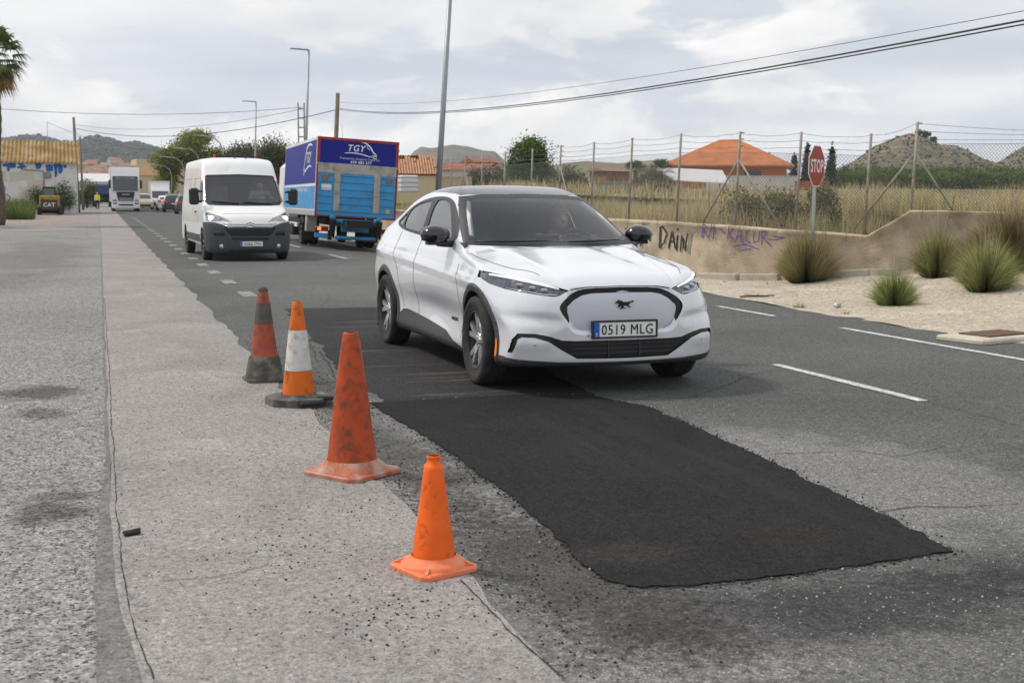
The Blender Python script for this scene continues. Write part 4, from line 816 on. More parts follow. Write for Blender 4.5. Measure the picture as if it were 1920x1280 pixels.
# ============================================================ white panel van, box truck, other traffic
def panel_van():
    root=thing('panel_van','white high-roof panel van with dark grey bumper and headlights on','van',(3.34,30.7,0),math.radians(1.8))
    white=mat('van_white',(.80,.80,.79),.35,coat=.5,var=.02,vs=2,dirt=(.66,.64,.60),da=.25,ds=1.1); grey=mat('bumper_grey',(.052,.056,.066),.6,var=.12,vs=12); black=mat('black_trim'); well=mat('wheel_well')
    gl=glass('van_screen',(.80,.86,.84),1.,1.8); chrome=mat('chrome')
    zc=[(-1.05,.80),(-.95,.93),(-.85,1.04),(-.60,1.17),(-.30,1.285),(-.20,1.33),(.0,1.51),(.3,1.79),(.58,2.05),(.68,2.17),(.85,2.36),(1.05,2.465),(1.4,2.51),(2.,2.52),(4.8,2.52),(5.2,2.50)]
    def f(x,y,z):
        ax=np.abs(x); q=ax/1.02
        w=pl(y,[(-1,.95),(-.6,1.0),(-.1,1.025),(5.1,1.025)])
        side=(ax-(w-pl(z,[(.15,.06),(.4,.012),(.8,.0),(1.2,.015),(1.6,.06),(2.0,.10),(2.3,.135),(2.45,.165),(2.6,.22)])))*.97
        yy=y-.16*ax*ax*(1-sstep(.9,1.6,y)); top=(z-(pl(yy,zc)-.05*q**2.5-.015*np.exp(-((ax-.75)/.1)**2)*sstep(.6,1.2,y)))*np.where(yy<.9,.76,.95)
        front=((pl(z,[(.15,-.84),(.22,-.92),(.32,-.965),(.55,-.98),(.8,-.965),(.95,-.93),(1.2,-.80)])+.12*q**2.2+.26*q**7)-y)*.86
        d=smax(side,top,.10); d=smax(d,front,.08); d=smax(d,y-5.03,.08); d=smax(d,pl(y,[(-1,.19),(-.5,.22),(.5,.34),(5.,.36)])-z,.04)
        for wy in (0,4.035): d=smax(d,-np.maximum(np.sqrt((y-wy)**2+(z-.36)**2)-.43,.62-ax),.02)
        return d
    h=.026; V,Q=surfnet(f,(-1.12,-1.06,.1),(1.12,5.12,2.62),h)
    fr=lambda V,N:(V[:,1]<-.25)&(N[:,1]<-.1); sd=lambda V,N:(np.abs(N[:,0])>.5)
    scr=lambda V,N:(V[:,1]<1.0)&(N[:,1]<-.2)&(V[:,2]>1.22)
    circ=lambda cy,cz,r,n=48:[(cy+r*math.cos(2*math.pi*i/n),cz+r*math.sin(2*math.pi*i/n)) for i in range(n)]
    ws=[(-.05,1.305),(.60,1.31),(.86,1.325),(.925,1.40),(.895,1.75),(.845,2.03),(.80,2.06),(-.05,2.085)]; wi=[(-.05,1.385),(.60,1.39),(.84,1.405),(.885,1.45),(.86,1.75),(.81,2.00),(.77,2.03),(-.05,2.055)]
    hl=[(.42,.925),(.60,.965),(.90,.935),(.985,.955),(.99,1.10),(.95,1.16),(.88,1.145),(.70,1.075),(.56,1.02)]
    bump=[(-.05,.1),(-.05,.79),(.50,.79),(.62,.86),(.80,.915),(1.06,.93),(1.06,.1)]
    gr=[(-.05,.60),(.44,.60),(.52,.66),(.60,.80),(.40,.805),(-.05,.805)]
    regs=[('screen_border','f',ws,scr),('windscreen','f',wi,scr),('door_window','s',[(-.22,1.40),(.66,1.42),(.70,1.90),(.58,1.95),(.40,1.92),(.0,1.62)],sd),
      ('bumper','f',bump,lambda V,N:(V[:,1]<-.32)),('headlight','f',hl,fr),('grille','f',gr,fr),
      ('side_strip','s',[(.46,.42),(.46,.60),(3.55,.60),(3.55,.42)],sd),
      ('wheel_well','s',circ(0,.36,.435),lambda V,N:np.abs(V[:,0])<1.015),('wheel_well','s',circ(4.035,.36,.435),lambda V,N:np.abs(V[:,0])<1.015)]
    V,lab,names,Nn=regions(V,Q,f,regs,h); Nn=grad(f,V,.006); Nn/=np.linalg.norm(Nn,axis=1,keepdims=True)
    is_=lambda n:lab==names.index(n)
    emit_part('body',V,Q,Nn,lab==0,white,root); emit_part('screen_border',V,Q,Nn,is_('screen_border'),black,root); emit_part('windscreen',V,Q,Nn,is_('windscreen'),gl,root,-.004)
    emit_part('door_window',V,Q,Nn,is_('door_window'),glass('side_glass'),root,-.004,True); emit_part('bumper',V,Q,Nn,is_('bumper'),grey,root,.012); 
    lh=emit_part('headlight',V,Q,Nn,is_('headlight'),mat('lamp_clear',(.34,.36,.38),.10,.6,coat=1.,var=.5,vs=14),root,.004,True)
    g=emit_part('grille',V,Q,Nn,is_('grille'),mat('grille_black',(.006,.006,.007),.5),root,-.02)[0]; emit_part('side_strip',V,Q,Nn,is_('side_strip'),grey,root,.008,True); [emit_part('wheel_well',V,Q,Nn,is_('wheel_well')&q_,well,root,0.,True) for q_ in (V[Q].mean(1)[:,1]<2,V[Q].mean(1)[:,1]>=2)]
    F=lambda x,z,dy=0.:(lambda q:(q[0],q[1]+dy,q[2]))(hit(f,(x,0,z),1,-1.2,.9))
    for s,o in ((-1,lh[0]),(1,lh[1])):
        q=F(s*.87,1.01,-.004); D=B(); D.lathe([(0,-.02),(.05,-.018),(.066,0)],16,q,'y'); D.build('lit_lamp',mat('lamp_on',(1.,.86,.62),.3,emit=2.2),o)
    # honeycomb bars, double chevron with chrome wings
    for r_,zz in enumerate((.64,.69,.74)):
        T=B()
        T.tube([F(x,zz+.012*((i%2)*2-1),-.004) for i,x in enumerate(np.linspace(-.46,.46,17))],.009,5); T.build('grille_bar',mat('rib_dark'),g)
    for dz in (.0,.048):
        T=B(); T.tube([F(x,z+dz,-.022) for x,z in ((-.62,.885-.04),(-.4,.838),(-.12,.832),(0,.885),(.12,.832),(.4,.838),(.62,.845))],[.012,.014,.016,.02,.016,.014,.012],6); T.build('chrome_chevron',chrome,root)
    T=B(); T.box((0,F(0,.545)[1]-.012,.545),(.86,.03,.045),bev=.01); T.build('lower_slot',mat('grille_black'),root)
    T=B(); T.box((0,F(0,.27)[1]-.012,.262),(1.0,.03,.04),bev=.01); T.build('lower_slot',mat('grille_black'),root)
    for s in (-1,1):
        T=B(); q=F(s*.72,.66); T.box((q[0],q[1]-.004,.66),(.26,.05,.10),bev=.03,rz=s*.35); T.build('fog_recess',mat('grille_black'),root)
        T=B(); q=F(s*.66,.36); T.lathe([(0,-.02),(.05,-.02),(.06,.0)],14,q,'y'); T.build('fog_lamp',mat('lens'),root)
    plate(root,(0.02,F(0,.41)[1]-.03,.415),.52,.112,'5086 JTH',frame=False)
    for a,b in (((-.80,1.42),(-.15,1.365)),((-.05,1.40),(.66,1.36))):
        T=B(); T.tube([F(a[0]+(b[0]-a[0])*t,a[1]+(b[1]-a[1])*t,-.02) for t in np.linspace(0,1,8)],.011,5); T.build('wiper',black,root)
    for s in (-1,1):
        T=B(); T.box((s*1.19,-.02,1.53),(.235,.13,.40),bev=.045); T.tube([(s*1.0,.02,1.42),(s*1.1,0,1.40)],.035,6); T.tube([(s*1.0,.02,1.64),(s*1.1,0,1.66)],.03,6); T.build('door_mirror',black,root)
        S_=B(); S_.tube([hit(f,(0,y,z),0,s*1.2,0) for y,z in ((.80,2.0),(.80,1.5),(.80,1.0),(.78,.45))],.006,5); S_.build('shut_line',mat('seam'),root)
        S_=B(); S_.tube([hit(f,(0,y,1.98),0,s*1.2,0) for y in np.linspace(.9,4.95,12)],.004,5); S_.build('shut_line',mat('seam'),root)
        S_=B(); S_.tube([hit(f,(0,y,z),0,s*1.2,0) for y,z in ((2.05,2.0),(2.05,1.2),(2.05,.45))],.006,5); S_.build('shut_line',mat('seam'),root)
        S_=B(); S_.box((s*1.02,1.35,1.15),(.03,.30,.05),bev=.01); S_.build('door_handle',black,root)
    S_=B(); S_.tube([hit(f,(x,-.70+.16*x*x,0),2,1.6,.6) for x in np.linspace(-.62,.62,9)],.005,5); S_.build('shut_line',mat('seam'),root)
    # roof bar with red ends, aerials
    T=B(); T.box((.10,2.2,2.575),(1.1,.10,.06),bev=.02); T.box((-.3,2.2,2.53),(.06,.06,.08)); T.box((.5,2.2,2.53),(.06,.06,.08)); o=T.build('roof_bar',black,root)
    for x in (-.42,.62): T=B(); T.box((x,2.195,2.575),(.07,.11,.065),bev=.02); T.build('red_lamp',mat('lamp_red'),o)
    for x,l in ((-.05,.42),(.22,.45)):
        q=hit(f,(x,1.15,0),2,3,1.); T=B(); T.tube([q,(x-(.10 if x>0 else 0),1.05,q[2]+l)],[.008,.003],5); T.lathe([(.022,-.01),(.016,.03)],8,q,cap=True); T.build('aerial',black,root)
    for x in (-.90,.90):
        for y in (0,4.035): wheel(root,x,y,.36,.36,.22,None,8,dict(TY,rim=mat('steel_wheel',(.45,.45,.46),.45,.5)),spin=.2)
    dark=mat('cabin_dark'); T=B(); T.box((0,.55,.95),(1.7,1.7,.06)); T.box((0,1.42,1.5),(1.7,.05,1.1)); T.box((0,.02,1.20),(1.3,.36,.14),bev=.05); T.build('cabin_tub',dark,root)
    for x in (-.5,.5): T=B(); T.box((x,.75,1.05),(.5,.5,.16),bev=.05); T.box((x,1.0,1.45),(.5,.14,.75),bev=.05); T.box((x,1.02,1.90),(.28,.10,.18),bev=.04); T.build('seat',mat('seat_grey'),root)
    st=B(); wc=(.5,.22,1.44); Rt=Matrix.Rotation(math.radians(-48),3,'X')
    st.tube([Vector(wc)+Rt@Vector((.2*math.cos(2*math.pi*i/20),0,.2*math.sin(2*math.pi*i/20))) for i in range(21)],.017,6,False); st.box(wc,(.36,.04,.06)); st.build('steering_wheel',mat('wheel_grey',(.10,.10,.10),.6),root)
    p=sdf_person(root,(.5,.80,1.16),-1,wc,.2,mat('skin'),None,mat('shirt_beige',(.35,.30,.24),.85,var=.15),mat('hair_dark',(.03,.025,.02),.7),h=.02,label='driver in a beige shirt at the wheel of the white panel van')
    p.location=root.location; p.rotation_euler=root.rotation_euler
panel_van()

def logo(parent,m,o,xd,s,flip=1):
    """TGY with a swoosh roof, nose and wheel; o = centre, xd = reading direction, flip mirrors the little van drawing"""
    X=Vector(xd); Nn=X.cross(Vector((0,0,1))); O=Vector(o)
    P=lambda u,v:O+X*(u*s)+Vector((0,0,v*s))+Nn*.006
    def stroke(pts,w):
        v=[];f=[]
        for i,(u,z) in enumerate(pts):
            a=pts[max(0,i-1)]; b=pts[min(len(pts)-1,i+1)]; tx,tz=b[0]-a[0],b[1]-a[1]; l=math.hypot(tx,tz); ww=w*(.35+.65*math.sin(math.pi*min(1,max(0.12,i/(len(pts)-1)*.8+.1))))
            v+=[P(u-tz/l*ww,z+tx/l*ww),P(u+tz/l*ww,z-tx/l*ww)]
        for i in range(len(pts)-1): f.append((2*i,2*i+1,2*i+3,2*i+2))
        mk('logo_stroke',[tuple(p) for p in v],f,m,parent)
    g=lambda L:[(u*flip,v) for u,v in L]
    stroke(g([(-.62,.30),(-.35,.335),(-.05,.325),(.2,.26),(.36,.12),(.44,-.02),(.52,-.10),(.60,-.16)]),.025)
    stroke(g([(-.60,-.14),(-.40,-.115),(-.15,-.12),(.1,-.16),(.3,-.21),(.45,-.22)]),.020)
    stroke(g([(.20,.22),(.24,.10),(.34,.02)]),.012); stroke(g([(.45,-.08),(.56,-.10)]),.02); stroke(g([(.40,-.16),(.58,-.17)]),.012)
    stroke(g([(.53+.055*math.cos(a),-.235+.055*math.sin(a)) for a in np.linspace(0,6.3,15)]),.016)
    p=P(-.20*flip if flip>0 else .14,-.05); text('logo_lettering','TGY',.33*s,m,parent,p,xd,(0,0,1),sx=.95,ext=.001,shear=.25,bold=.003)
def box_truck():
    lean=math.radians(3.2); root=thing('box_truck','blue and white box truck with tail lift seen from behind','truck',(7.33,37.3,-.06),math.radians(-1.4)); root.rotation_euler=(0,lean,math.radians(-1.4))
    dk=mat('truck_navy',(.006,.014,.23),.5,var=.06,vs=1.5,spec=.25); lb=mat('truck_sky',(.035,.30,.62),.45,var=.10,vs=1.2,dirt=(.05,.20,.36),da=.3,ds=1.5); red=mat('truck_red',(.30,.015,.018),.5,var=.1); wh=mat('truck_white',(.72,.72,.71),.5,var=.04,dirt=(.5,.49,.46),da=.3,ds=1.)
    gy=mat('truck_lift_grey',(.40,.38,.34),.7,var=.15,vs=7,dirt=(.22,.20,.17),da=.4,ds=4); bk=mat('chassis_black',(.012,.012,.012),.7); wt=mat('decal_white',(.78,.79,.80),.5)
    L=8.2; z0,z1=.98,3.36
    T=B(); T.box((0,L/2,(z0+z1)/2),(2.46,L,z1-z0)); T.build('cargo_box',wh,root)
    for s in (-1,1):
        T=B(); T.box((s*1.234,L/2+.06,2.62),(.012,L-.34,1.30)); T.build('side_panel',dk,root)
        T=B(); T.box((s*1.234,L/2+.06,1.53),(.012,L-.34,.70)); T.build('side_panel',lb,root)
        T=B(); T.box((s*1.236,L/2,1.06),(.02,L,.16)); T.build('skirt_rail',mat('alu',(.55,.55,.55),.4,.6),root)
    xd=(0,-1,0); logo(root,wt,(-1.242,2.0,2.68),xd,1.5,-1)
    text('lettering','Transportes Gregorio Yepes S.L.',.20,wt,root,(-1.243,3.3,1.72),xd,ext=.001); text('lettering','T',.30,wt,root,(-1.243,3.9,1.3),xd,ext=.001)
    # rear frame
    for c,d in (((0,-.02,z1-.045),(2.50,.06,.09)),((-1.20,-.02,2.95),(.09,.06,.74)),((1.20,-.02,2.95),(.09,.06,.74)),((-1.225,-.02,1.75),(.045,.06,1.6)),((1.225,-.02,1.75),(.045,.06,1.6)),((0,-.02,.995),(2.46,.06,.055))):
        T=B(); T.box(c,d,bev=.008); T.build('red_frame',red,root)
    T=B(); T.box((0,-.012,2.95),(2.31,.04,.72)); T.build('header_panel',dk,root)
    logo(root,wt,(0.08,-.034,3.03),(1,0,0),.82,1); text('lettering','Transportes Gregorio Yepes S.L.',.082,wt,root,(.06,-.036,2.735),(1,0,0),ext=.001); text('lettering','630 083 277',.115,wt,root,(.1,-.036,2.62),(1,0,0),ext=.001,bold=.002)
    T=B(); T.box((0,-.05,2.44),(2.40,.05,.30),bev=.01); T.build('lift_top_beam',gy,root)
    T=B(); T.box((0,-.04,1.66),(2.36,.05,1.28)); lp=T.build('lift_platform',lb,root)
    for k,z in enumerate((1.16,1.38,1.60,1.82,2.04,2.24)):
        for x,w in ((-.95,.42),(0,.98),(.95,.42)): T=B(); T.box((x,-.078,z),(w,.03,.035),bev=.01); T.build('platform_rib',lb,lp)
    for x in (-.61,.61): T=B(); T.box((x,-.085,1.72),(.19,.05,1.16),bev=.01); T.build('platform_post',gy,root)
    T=B(); T.box((-.93,-.085,1.86),(.30,.01,.17)); T.build('paper_notice',wt,root); T=B(); T.box((.98,-.085,1.22),(.14,.01,.13)); T.build('yellow_sticker',mat('sticker',(.6,.38,.05),.6),root)
    for x in (-.98,1.0): T=B(); T.box((x,-.085,2.16),(.20,.012,.20)); T.build('striped_flag',mat('flag_brown',(.25,.14,.10),.8,var=.5,vs=18),root)
    T=B(); T.tube([(-.66,-.16,.86),(.66,-.16,.86)],.065,12); T.build('lift_bar',lb,root)
    T=B(); T.box((0,-.05,.66),(.86,.05,.24),bev=.02); T.build('lift_flap',lb,root)
    T=B(); T.tube([(-.62,-.2,.36),(.62,-.2,.36)],.06,10); T.build('under_run_bar',lb,root)
    for x in (-.72,.70):
        T=B(); T.box((x,-.18,.66),(.16,.16,.50),bev=.03,M=Matrix.Rotation(.25,3,'X')); T.box((x-.05,-.1,.42),(.10,.3,.30),bev=.03); T.tube([(x+.08,-.22,.9),(x+.05,-.18,.35)],.035,8); T.build('lift_arm',bk,root)
        T=B(); T.box((x,-.2,.97),(.16,.14,.12),bev=.02); T.build('lift_hinge',lb,root)
    for s in (-1,1):
        T=B(); T.box((s*1.02,-.10,.60),(.40,.08,.15),bev=.02); o=T.build('tail_light',mat('lamp_housing_red',(.10,.006,.006),.3),root)
        T=B(); T.box((s*1.08 if s>0 else -1.10,-.15,.605),(.11,.02,.10),bev=.01); T.build('lit_lens',mat('lamp_red_on' if s>0 else 'lamp_orange_on',(1.,.04,.03) if s>0 else (1.,.16,.05),.3,emit=1.6),o)
    T=B(); T.box((-1.0,-.06,.40),(.46,.06,.14),bev=.01); T.build('rear_bumper',lb,root)
    T=B(); T.box((0,L/2,.80),(.8,L+1.8,.22)); T.box((0,5,.9),(2.2,.1,.1)); T.build('chassis',bk,root)
    T=B(); T.box((-1.05,2.05,.72),(.34,.34,.52),bev=.02); T.build('side_locker',gy,root); T=B(); T.box((-1.12,5.9,.62),(.05,2.2,.14)); T.build('side_guard',wh,root); T=B(); T.box((-1.0,6.0,.45),(.4,.9,.4),bev=.05); T.build('fuel_tank',bk,root)
    tw=dict(TY,rim=mat('steel_wheel'))
    for s in (-1,1):
        wheel(root,s*1.08,3.3,.48,.48,.26,None,8,tw); wheel(root,s*.79,3.3,.48,.48,.26,None,8,tw); wheel(root,s*1.06,8.9,.48,.48,.28,None,8,tw)
        T=B(); T.box((s*1.0,2.75,.45),(.5,.03,.55)); T.build('mud_flap',bk,root)
    T=B(); T.box((0,9.35,1.75),(2.4,1.9,2.2),bev=.2); T.build('cab',wh,root)
box_truck()
def artic_truck():
    p=atY(236.5,398,117.); root=thing('articulated_truck','white articulated lorry with dark grille coming along the road','truck',(p[0],117.,.245))
    wh=mat('lorry_white',(.78,.79,.78),.4,coat=.4,var=.03); dk=mat('lorry_dark',(.012,.013,.018),.3); gr=mat('lorry_green',(.12,.34,.10),.4); gl=mat('lorry_glass',(.015,.025,.045),.05,coat=1.); ch=mat('chrome')
    prof=[(-.05,.35),(0,.35),(0,1.9),(.14,3.05),(.45,3.85),(2.2,3.9),(2.2,.6)]
    T=B(); T.prism([(a,b) for a,b in prof[1:]],-1.22,1.22,'x'); T.build('cab',wh,root)
    T=B(); T.box((-.04,6.2,2.45),(2.55,11.,3.1)); T.build('trailer',wh,root)
    M_=Matrix.Rotation(-.12,3,'X')
    T=B(); T.box((0,.03,2.52),(2.16,.06,1.20),bev=.03,M=M_); T.build('windscreen',gl,root); T=B(); T.box((0,.08,3.06),(2.1,.05,.22),M=M_); o=T.build('sun_visor',dk,root)
    text('visor_lettering','Manuel y Carmona',.20,mat('decal_white'),o,(0,.045,2.98),(1,0,0),ext=.002,shear=.3)
    T=B(); T.prism([(-.80,1.78),(.80,1.78),(.62,.95),(-.62,.95)],-.05,.02,'y'); o=T.build('grille',dk,root); text('maker_lettering','MAN',.20,ch,o,(0,-.058,1.48),(1,0,0),sx=1.35,ext=.004,bold=.0)
    for z in (1.0,1.1,1.2): T=B(); T.box((0,-.06,z),(1.1,.03,.03)); T.build('grille_bar',ch,o)
    T=B(); T.box((0,-.02,1.86),(2.3,.05,.045)); T.build('green_stripe',gr,root)
    for s in (-1,1):
        T=B(); T.box((s*.95,-.03,1.02),(.36,.06,.16),bev=.03,rz=s*.1); T.build('headlight',mat('lens'),root); T=B(); T.box((s*.95,-.06,.72),(.36,.06,.14),bev=.02); T.build('fog_recess',dk,root)
        T=B(); T.box((s*1.36,.1,2.45),(.20,.12,.75),bev=.04); T.tube([(s*1.2,.15,2.85),(s*1.36,.1,2.8)],.03,6); T.tube([(s*1.2,.15,2.1),(s*1.36,.1,2.12)],.03,6); T.build('door_mirror',dk,root)
        T=B(); T.box((s*1.225,.7,2.5),(.01,.8,.9)); T.build('door_window',gl,root)
        for y in (1.0,7.5,8.8,10.1): wheel(root,s*1.05,y,.5,.5,.3,None,8,dict(TY,rim=mat('steel_wheel')))
    T=B(); T.box((0,-.08,.48),(2.40,.16,.38),bev=.06); T.build('bumper',wh,root); T=B(); T.box((0,-.165,.62),(1.3,.02,.14),bev=.01); T.build('lower_slot',dk,root); T=B(); T.box((0,-.17,.42),(.52,.01,.11)); T.build('number_plate',mat('plate_white'),root)
artic_truck()
def far_car(name,label,px,pyb,Y,col,rear,kind='suv',group=None,yaw=0.,z=None):
    """small distant car or van, own body shape with glass, lamps and wheels. rear=True shows its tail"""
    p=atY(px,pyb,Y); root=thing(name,label,'van' if kind=='van' else 'car',(p[0],Y,max(0.,.0033*(Y-40)) if z is None else z),(math.pi if rear else 0)+yaw,group)
    paint=mat('paint_'+name+'_%d'%int(px),col,.3,coat=.8,var=.03); gl=mat('far_glass',(.02,.026,.032),.06,coat=1.); bk=mat('black_trim')
    if kind=='van':
        T=B(); T.box((0,2.6,1.75),(2.15,3.9,2.5)); T.box((0,2.6,3.02),(2.2,3.95,.04)); T.build('cargo_box',paint,root)
        T=B(); T.prism([(-1.0,.35),(-1.0,.95),(-.75,1.15),(.0,1.9),(.2,2.2),(.65,2.75),(.65,.35)],-.98,.98,'x'); T.build('cab',paint,root)
        T=B(); T.box((0,-.42,1.56),(1.75,.03,.98),M=Matrix.Rotation(-.78,3,'X')); T.build('windscreen',gl,root); T=B(); T.box((0,-1.02,.55),(1.9,.08,.35),bev=.03); T.build('bumper',bk,root)
        for s in (-1,1):
            T=B(); T.box((s*.8,-.97,.95),(.3,.1,.18),bev=.03); T.build('headlight',mat('lens'),root); T=B(); T.box((s*1.15,-.1,1.5),(.2,.1,.35),bev=.03); T.build('door_mirror',bk,root)
            for y in (-.2,3.4): wheel(root,s*.88,y,.36,.36,.22,None,8,TY)
        return
    H=1.65 if kind=='suv' else 1.48
    zc=[(-2.1,.70),(-1.95,.86),(-1.0,.98),(-.7,1.05),(.0,H-.08),(.5,H),(1.3,H-.03),(1.75,H-.18),(2.0,1.0),(2.15,.9)]
    def f(x,y,z_):
        ax=np.abs(x); d=smax((ax-(.89-pl(z_,[(.2,.06),(.5,0),(.9,.02),(1.05,.07),(1.6,.26),(1.8,.3)])))*.95,(z_-pl(y,zc,False)+.04*(ax/.9)**2)*.8,.09)
        d=smax(d,-2.1+.12*(ax/.9)**2-y,.1); d=smax(d,y-2.08+.1*(ax/.9)**2,.1); d=smax(d,.22-z_,.05)
        for wy in (-1.3,1.3): d=smax(d,-np.maximum(np.sqrt((y-wy)**2+(z_-.33)**2)-.38,.6-ax),.02)
        return d
    V,Q=surfnet(f,(-1,-2.3,.1),(1,2.3,1.8),.055); 
    scr=lambda V,N:(V[:,2]>.98)&(np.abs(N[:,1])>.35)&(V[:,2]<H-.06); sd=lambda V,N:(np.abs(N[:,0])>.5)
    V,lab,names,Nn=regions(V,Q,f,[('windscreen','f',[(-.1,1.08),(.68,1.08),(.58,H-.12),(-.1,H-.10)],scr),('side_window','s',[(-.5,1.05),(1.6,1.05),(1.3,H-.14),(.1,H-.12)],sd),('wheel_well','s',[(-1.3+.39*math.cos(a),.33+.39*math.sin(a)) for a in np.linspace(0,6.28,20)],lambda V,N:V[:,2]<.8),('wheel_well','s',[(1.3+.39*math.cos(a),.33+.39*math.sin(a)) for a in np.linspace(0,6.28,20)],lambda V,N:V[:,2]<.8)],.055)
    for n in names:
        m=lab==names.index(n)
        emit_part(n or 'body',V,Q,Nn,m,{'':paint,'wheel_well':mat('wheel_well')}.get(n,gl),root,0,n=='side_window')
    for s in (-1,1):
        q=hit(f,(s*.68,0,.86),1,2.4,1.); T=B(); T.box((s*.68,q[1],.92),(.26,.06,.20),bev=.03); T.build('tail_light',mat('lamp_red_far',(.75,.03,.02),.25,emit=.5 if rear else 0),root)
        q=hit(f,(s*.66,0,.72),1,-2.4,-1.); T=B(); T.box((s*.66,q[1],.72),(.30,.06,.13),bev=.03); T.build('headlight',mat('lens'),root)
        for y in (-1.3,1.3): wheel(root,s*.80,y,.33,.33,.2,None,5,TY)
    q=hit(f,(0,0,.6),1,2.4,1.); T=B(); T.box((0,q[1]+.012,.75 if rear else .5),(.5,.012,.11)); T.build('number_plate',mat('plate_white'),root); q=hit(f,(0,0,.4),1,-2.4,-1.); T=B(); T.box((0,q[1]-.01,.42),(1.2,.03,.2),bev=.02); T.build('lower_grille',bk,root)
far_car('pickup_car','beige car behind the white articulated lorry',270.5,393,135.,(.50,.43,.32),False,'suv')
far_car('hatchback','white hatchback standing beside the box van in the queue',281,391,146.,(.72,.73,.73),False,'hatch')
far_car('box_van','white box van with windscreen facing the camera in the far queue',301,391,142.,(.76,.76,.75),False,'van')
far_car('hatchback','white hatchback with red tail lights driving away in front of the dark car',311.5,396.5,126.,(.70,.72,.74),True,'hatch')
far_car('dark_car','black car with red tail lights driving away along the far road',325,399,115.,(.012,.013,.018),True,'suv')
far_car('dark_car','dark grey car half hidden by the white panel van',350,402,104.,(.05,.05,.055),True,'suv')
def skid_loader():
    p=atY(93,398,98.); root=thing('skid_loader','small yellow skid steer loader parked by the graffiti wall','loader',(p[0],98.,.19),.0)
    ye=mat('loader_yellow',(.38,.225,.03),.6,var=.15,dirt=(.14,.105,.06),da=.45,ds=3); bk=mat('loader_black',(.018,.018,.018),.6,var=.2); gl=mat('far_glass'); root.scale=(.86,.86,.92)
    for s in (-1,1):
        for y in (.1,1.25):
            T=B(); T.lathe([(.2,-.13),(.36,-.15),(.42,-.1),(.42,.1),(.36,.15),(.2,.13)],20,(s*.82,y,.42),'x',cap=True); T.build('tyre',bk,root)
        T=B(); T.prism([(-.3,.9),(.1,1.35),(1.6,1.55),(1.9,1.3),(1.7,1.1),(.2,1.0),(-.2,.5)],s*.72-.09,s*.72+.09,'x'); T.build('lift_arm',ye,root)
    T=B(); T.box((0,.8,.62),(1.25,1.9,.66),bev=.06); T.build('chassis',bk,root)
    T=B(); T.box((0,-.22,.80),(1.36,.20,.80),bev=.05); o=T.build('rear_door',mat('loader_brown',(.06,.05,.04),.6,var=.3),root); text('maker_lettering','CAT',.42,mat('decal_white'),o,(0,-.34,.68),(1,0,0),sx=1.1,ext=.004,bold=.01)
    T=B(); T.box((0,-.15,1.38),(1.50,.5,.38),bev=.06); T.build('engine_cover',ye,root)
    T=B(); T.box((0,.75,2.20),(1.05,1.3,.14),bev=.04); T.build('roof',bk,root)
    for x in (-.48,.48):
        for y in (.15,1.3): T=B(); T.box((x,y,1.85),(.08,.08,.65)); T.build('cab_post',bk,root)
    T=B(); T.box((0,.14,1.85),(.88,.02,.55)); T.build('rear_window',mat('loader_glass',(.10,.16,.13),.1),root)
    T=B(); T.box((0,2.2,.35),(1.7,.5,.5),bev=.03); T.build('bucket',bk,root)
skid_loader()
# ============================================================ right side: wall, fence, sign, grass, field
def colmat(name,rough=.85,spec=.2,trans=.0):
    if name in MATS: return MATS[name]
    m=bpy.data.materials.new(name); m.use_nodes=True; N=m.node_tree.nodes; L=m.node_tree.links; b=N['Principled BSDF']; b.inputs['Roughness'].default_value=rough; b.inputs['Specular IOR Level'].default_value=spec
    a=N.new('ShaderNodeAttribute'); a.attribute_name='Col'; L.new(a.outputs['Color'],b.inputs['Base Color'])
    tl=N.new('ShaderNodeBsdfTranslucent'); L.new(a.outputs['Color'],tl.inputs[0]); mx=N.new('ShaderNodeMixShader'); mx.inputs[0].default_value=.32; o=N['Material Output']; L.new(b.outputs[0],mx.inputs[1]); L.new(tl.outputs[0],mx.inputs[2]); L.new(mx.outputs[0],o.inputs['Surface'])
    MATS[name]=m; return m
def colmesh(name,V,F,C,m,parent=None,smooth=False):
    o=mk(name,V,F,m,parent,smooth); at=o.data.color_attributes.new('Col','FLOAT_COLOR','POINT')
    at.data.foreach_set('color',np.concatenate([np.asarray(C,np.float32),np.ones((len(C),1),np.float32)],1).ravel()); return o
FOL=colmat('foliage',.6,.25); GRASS=colmat('grass_blades',.8,.15)
def blades(P,D,H,W,base,tip,bend=.5,seed=0,cv=.25):
    """curved tapering blades. P roots (n,3), D lean direction (n,2), H heights, W widths -> verts, faces, colours"""
    r=np.random.default_rng(seed); n=len(P); H=np.broadcast_to(H,(n,)); W=np.broadcast_to(W,(n,))
    az=r.uniform(0,6.28,n); side=np.stack([np.cos(az),np.sin(az)],1); T=np.array([0,.4,.75,1.]); V=np.zeros((n,7,3)); C=np.zeros((n,7,3))
    base=np.asarray(base,float); tip=np.asarray(tip,float); k=1+cv*r.normal(0,1,(n,1)); mixr=np.clip(r.normal(.0,.22,(n,1)),-.5,.5)
    for i,t in enumerate(T):
        c=P.copy(); out=bend*t**1.8*H; c[:,:2]+=D*out[:,None]; c[:,2]+=H*(t-.18*np.linalg.norm(D,axis=1)*bend*t**3)
        w=W*(1-.75*t); col=np.clip((base*(1-np.clip(t+mixr,0,1))+tip*np.clip(t+mixr,0,1))*k,.005,.9)
        if i<3: V[:,2*i,:]=c; V[:,2*i,:2]-=side*w[:,None]; V[:,2*i+1,:]=c; V[:,2*i+1,:2]+=side*w[:,None]; C[:,2*i]=C[:,2*i+1]=col
        else: V[:,6]=c; C[:,6]=col
    o=np.arange(n)[:,None]*7; F=[[int(a)+q for q in f] for a in o[:,0] for f in ((0,1,3,2),(2,3,5,4),(4,5,6))]
    return V.reshape(-1,3),F,C.reshape(-1,3)
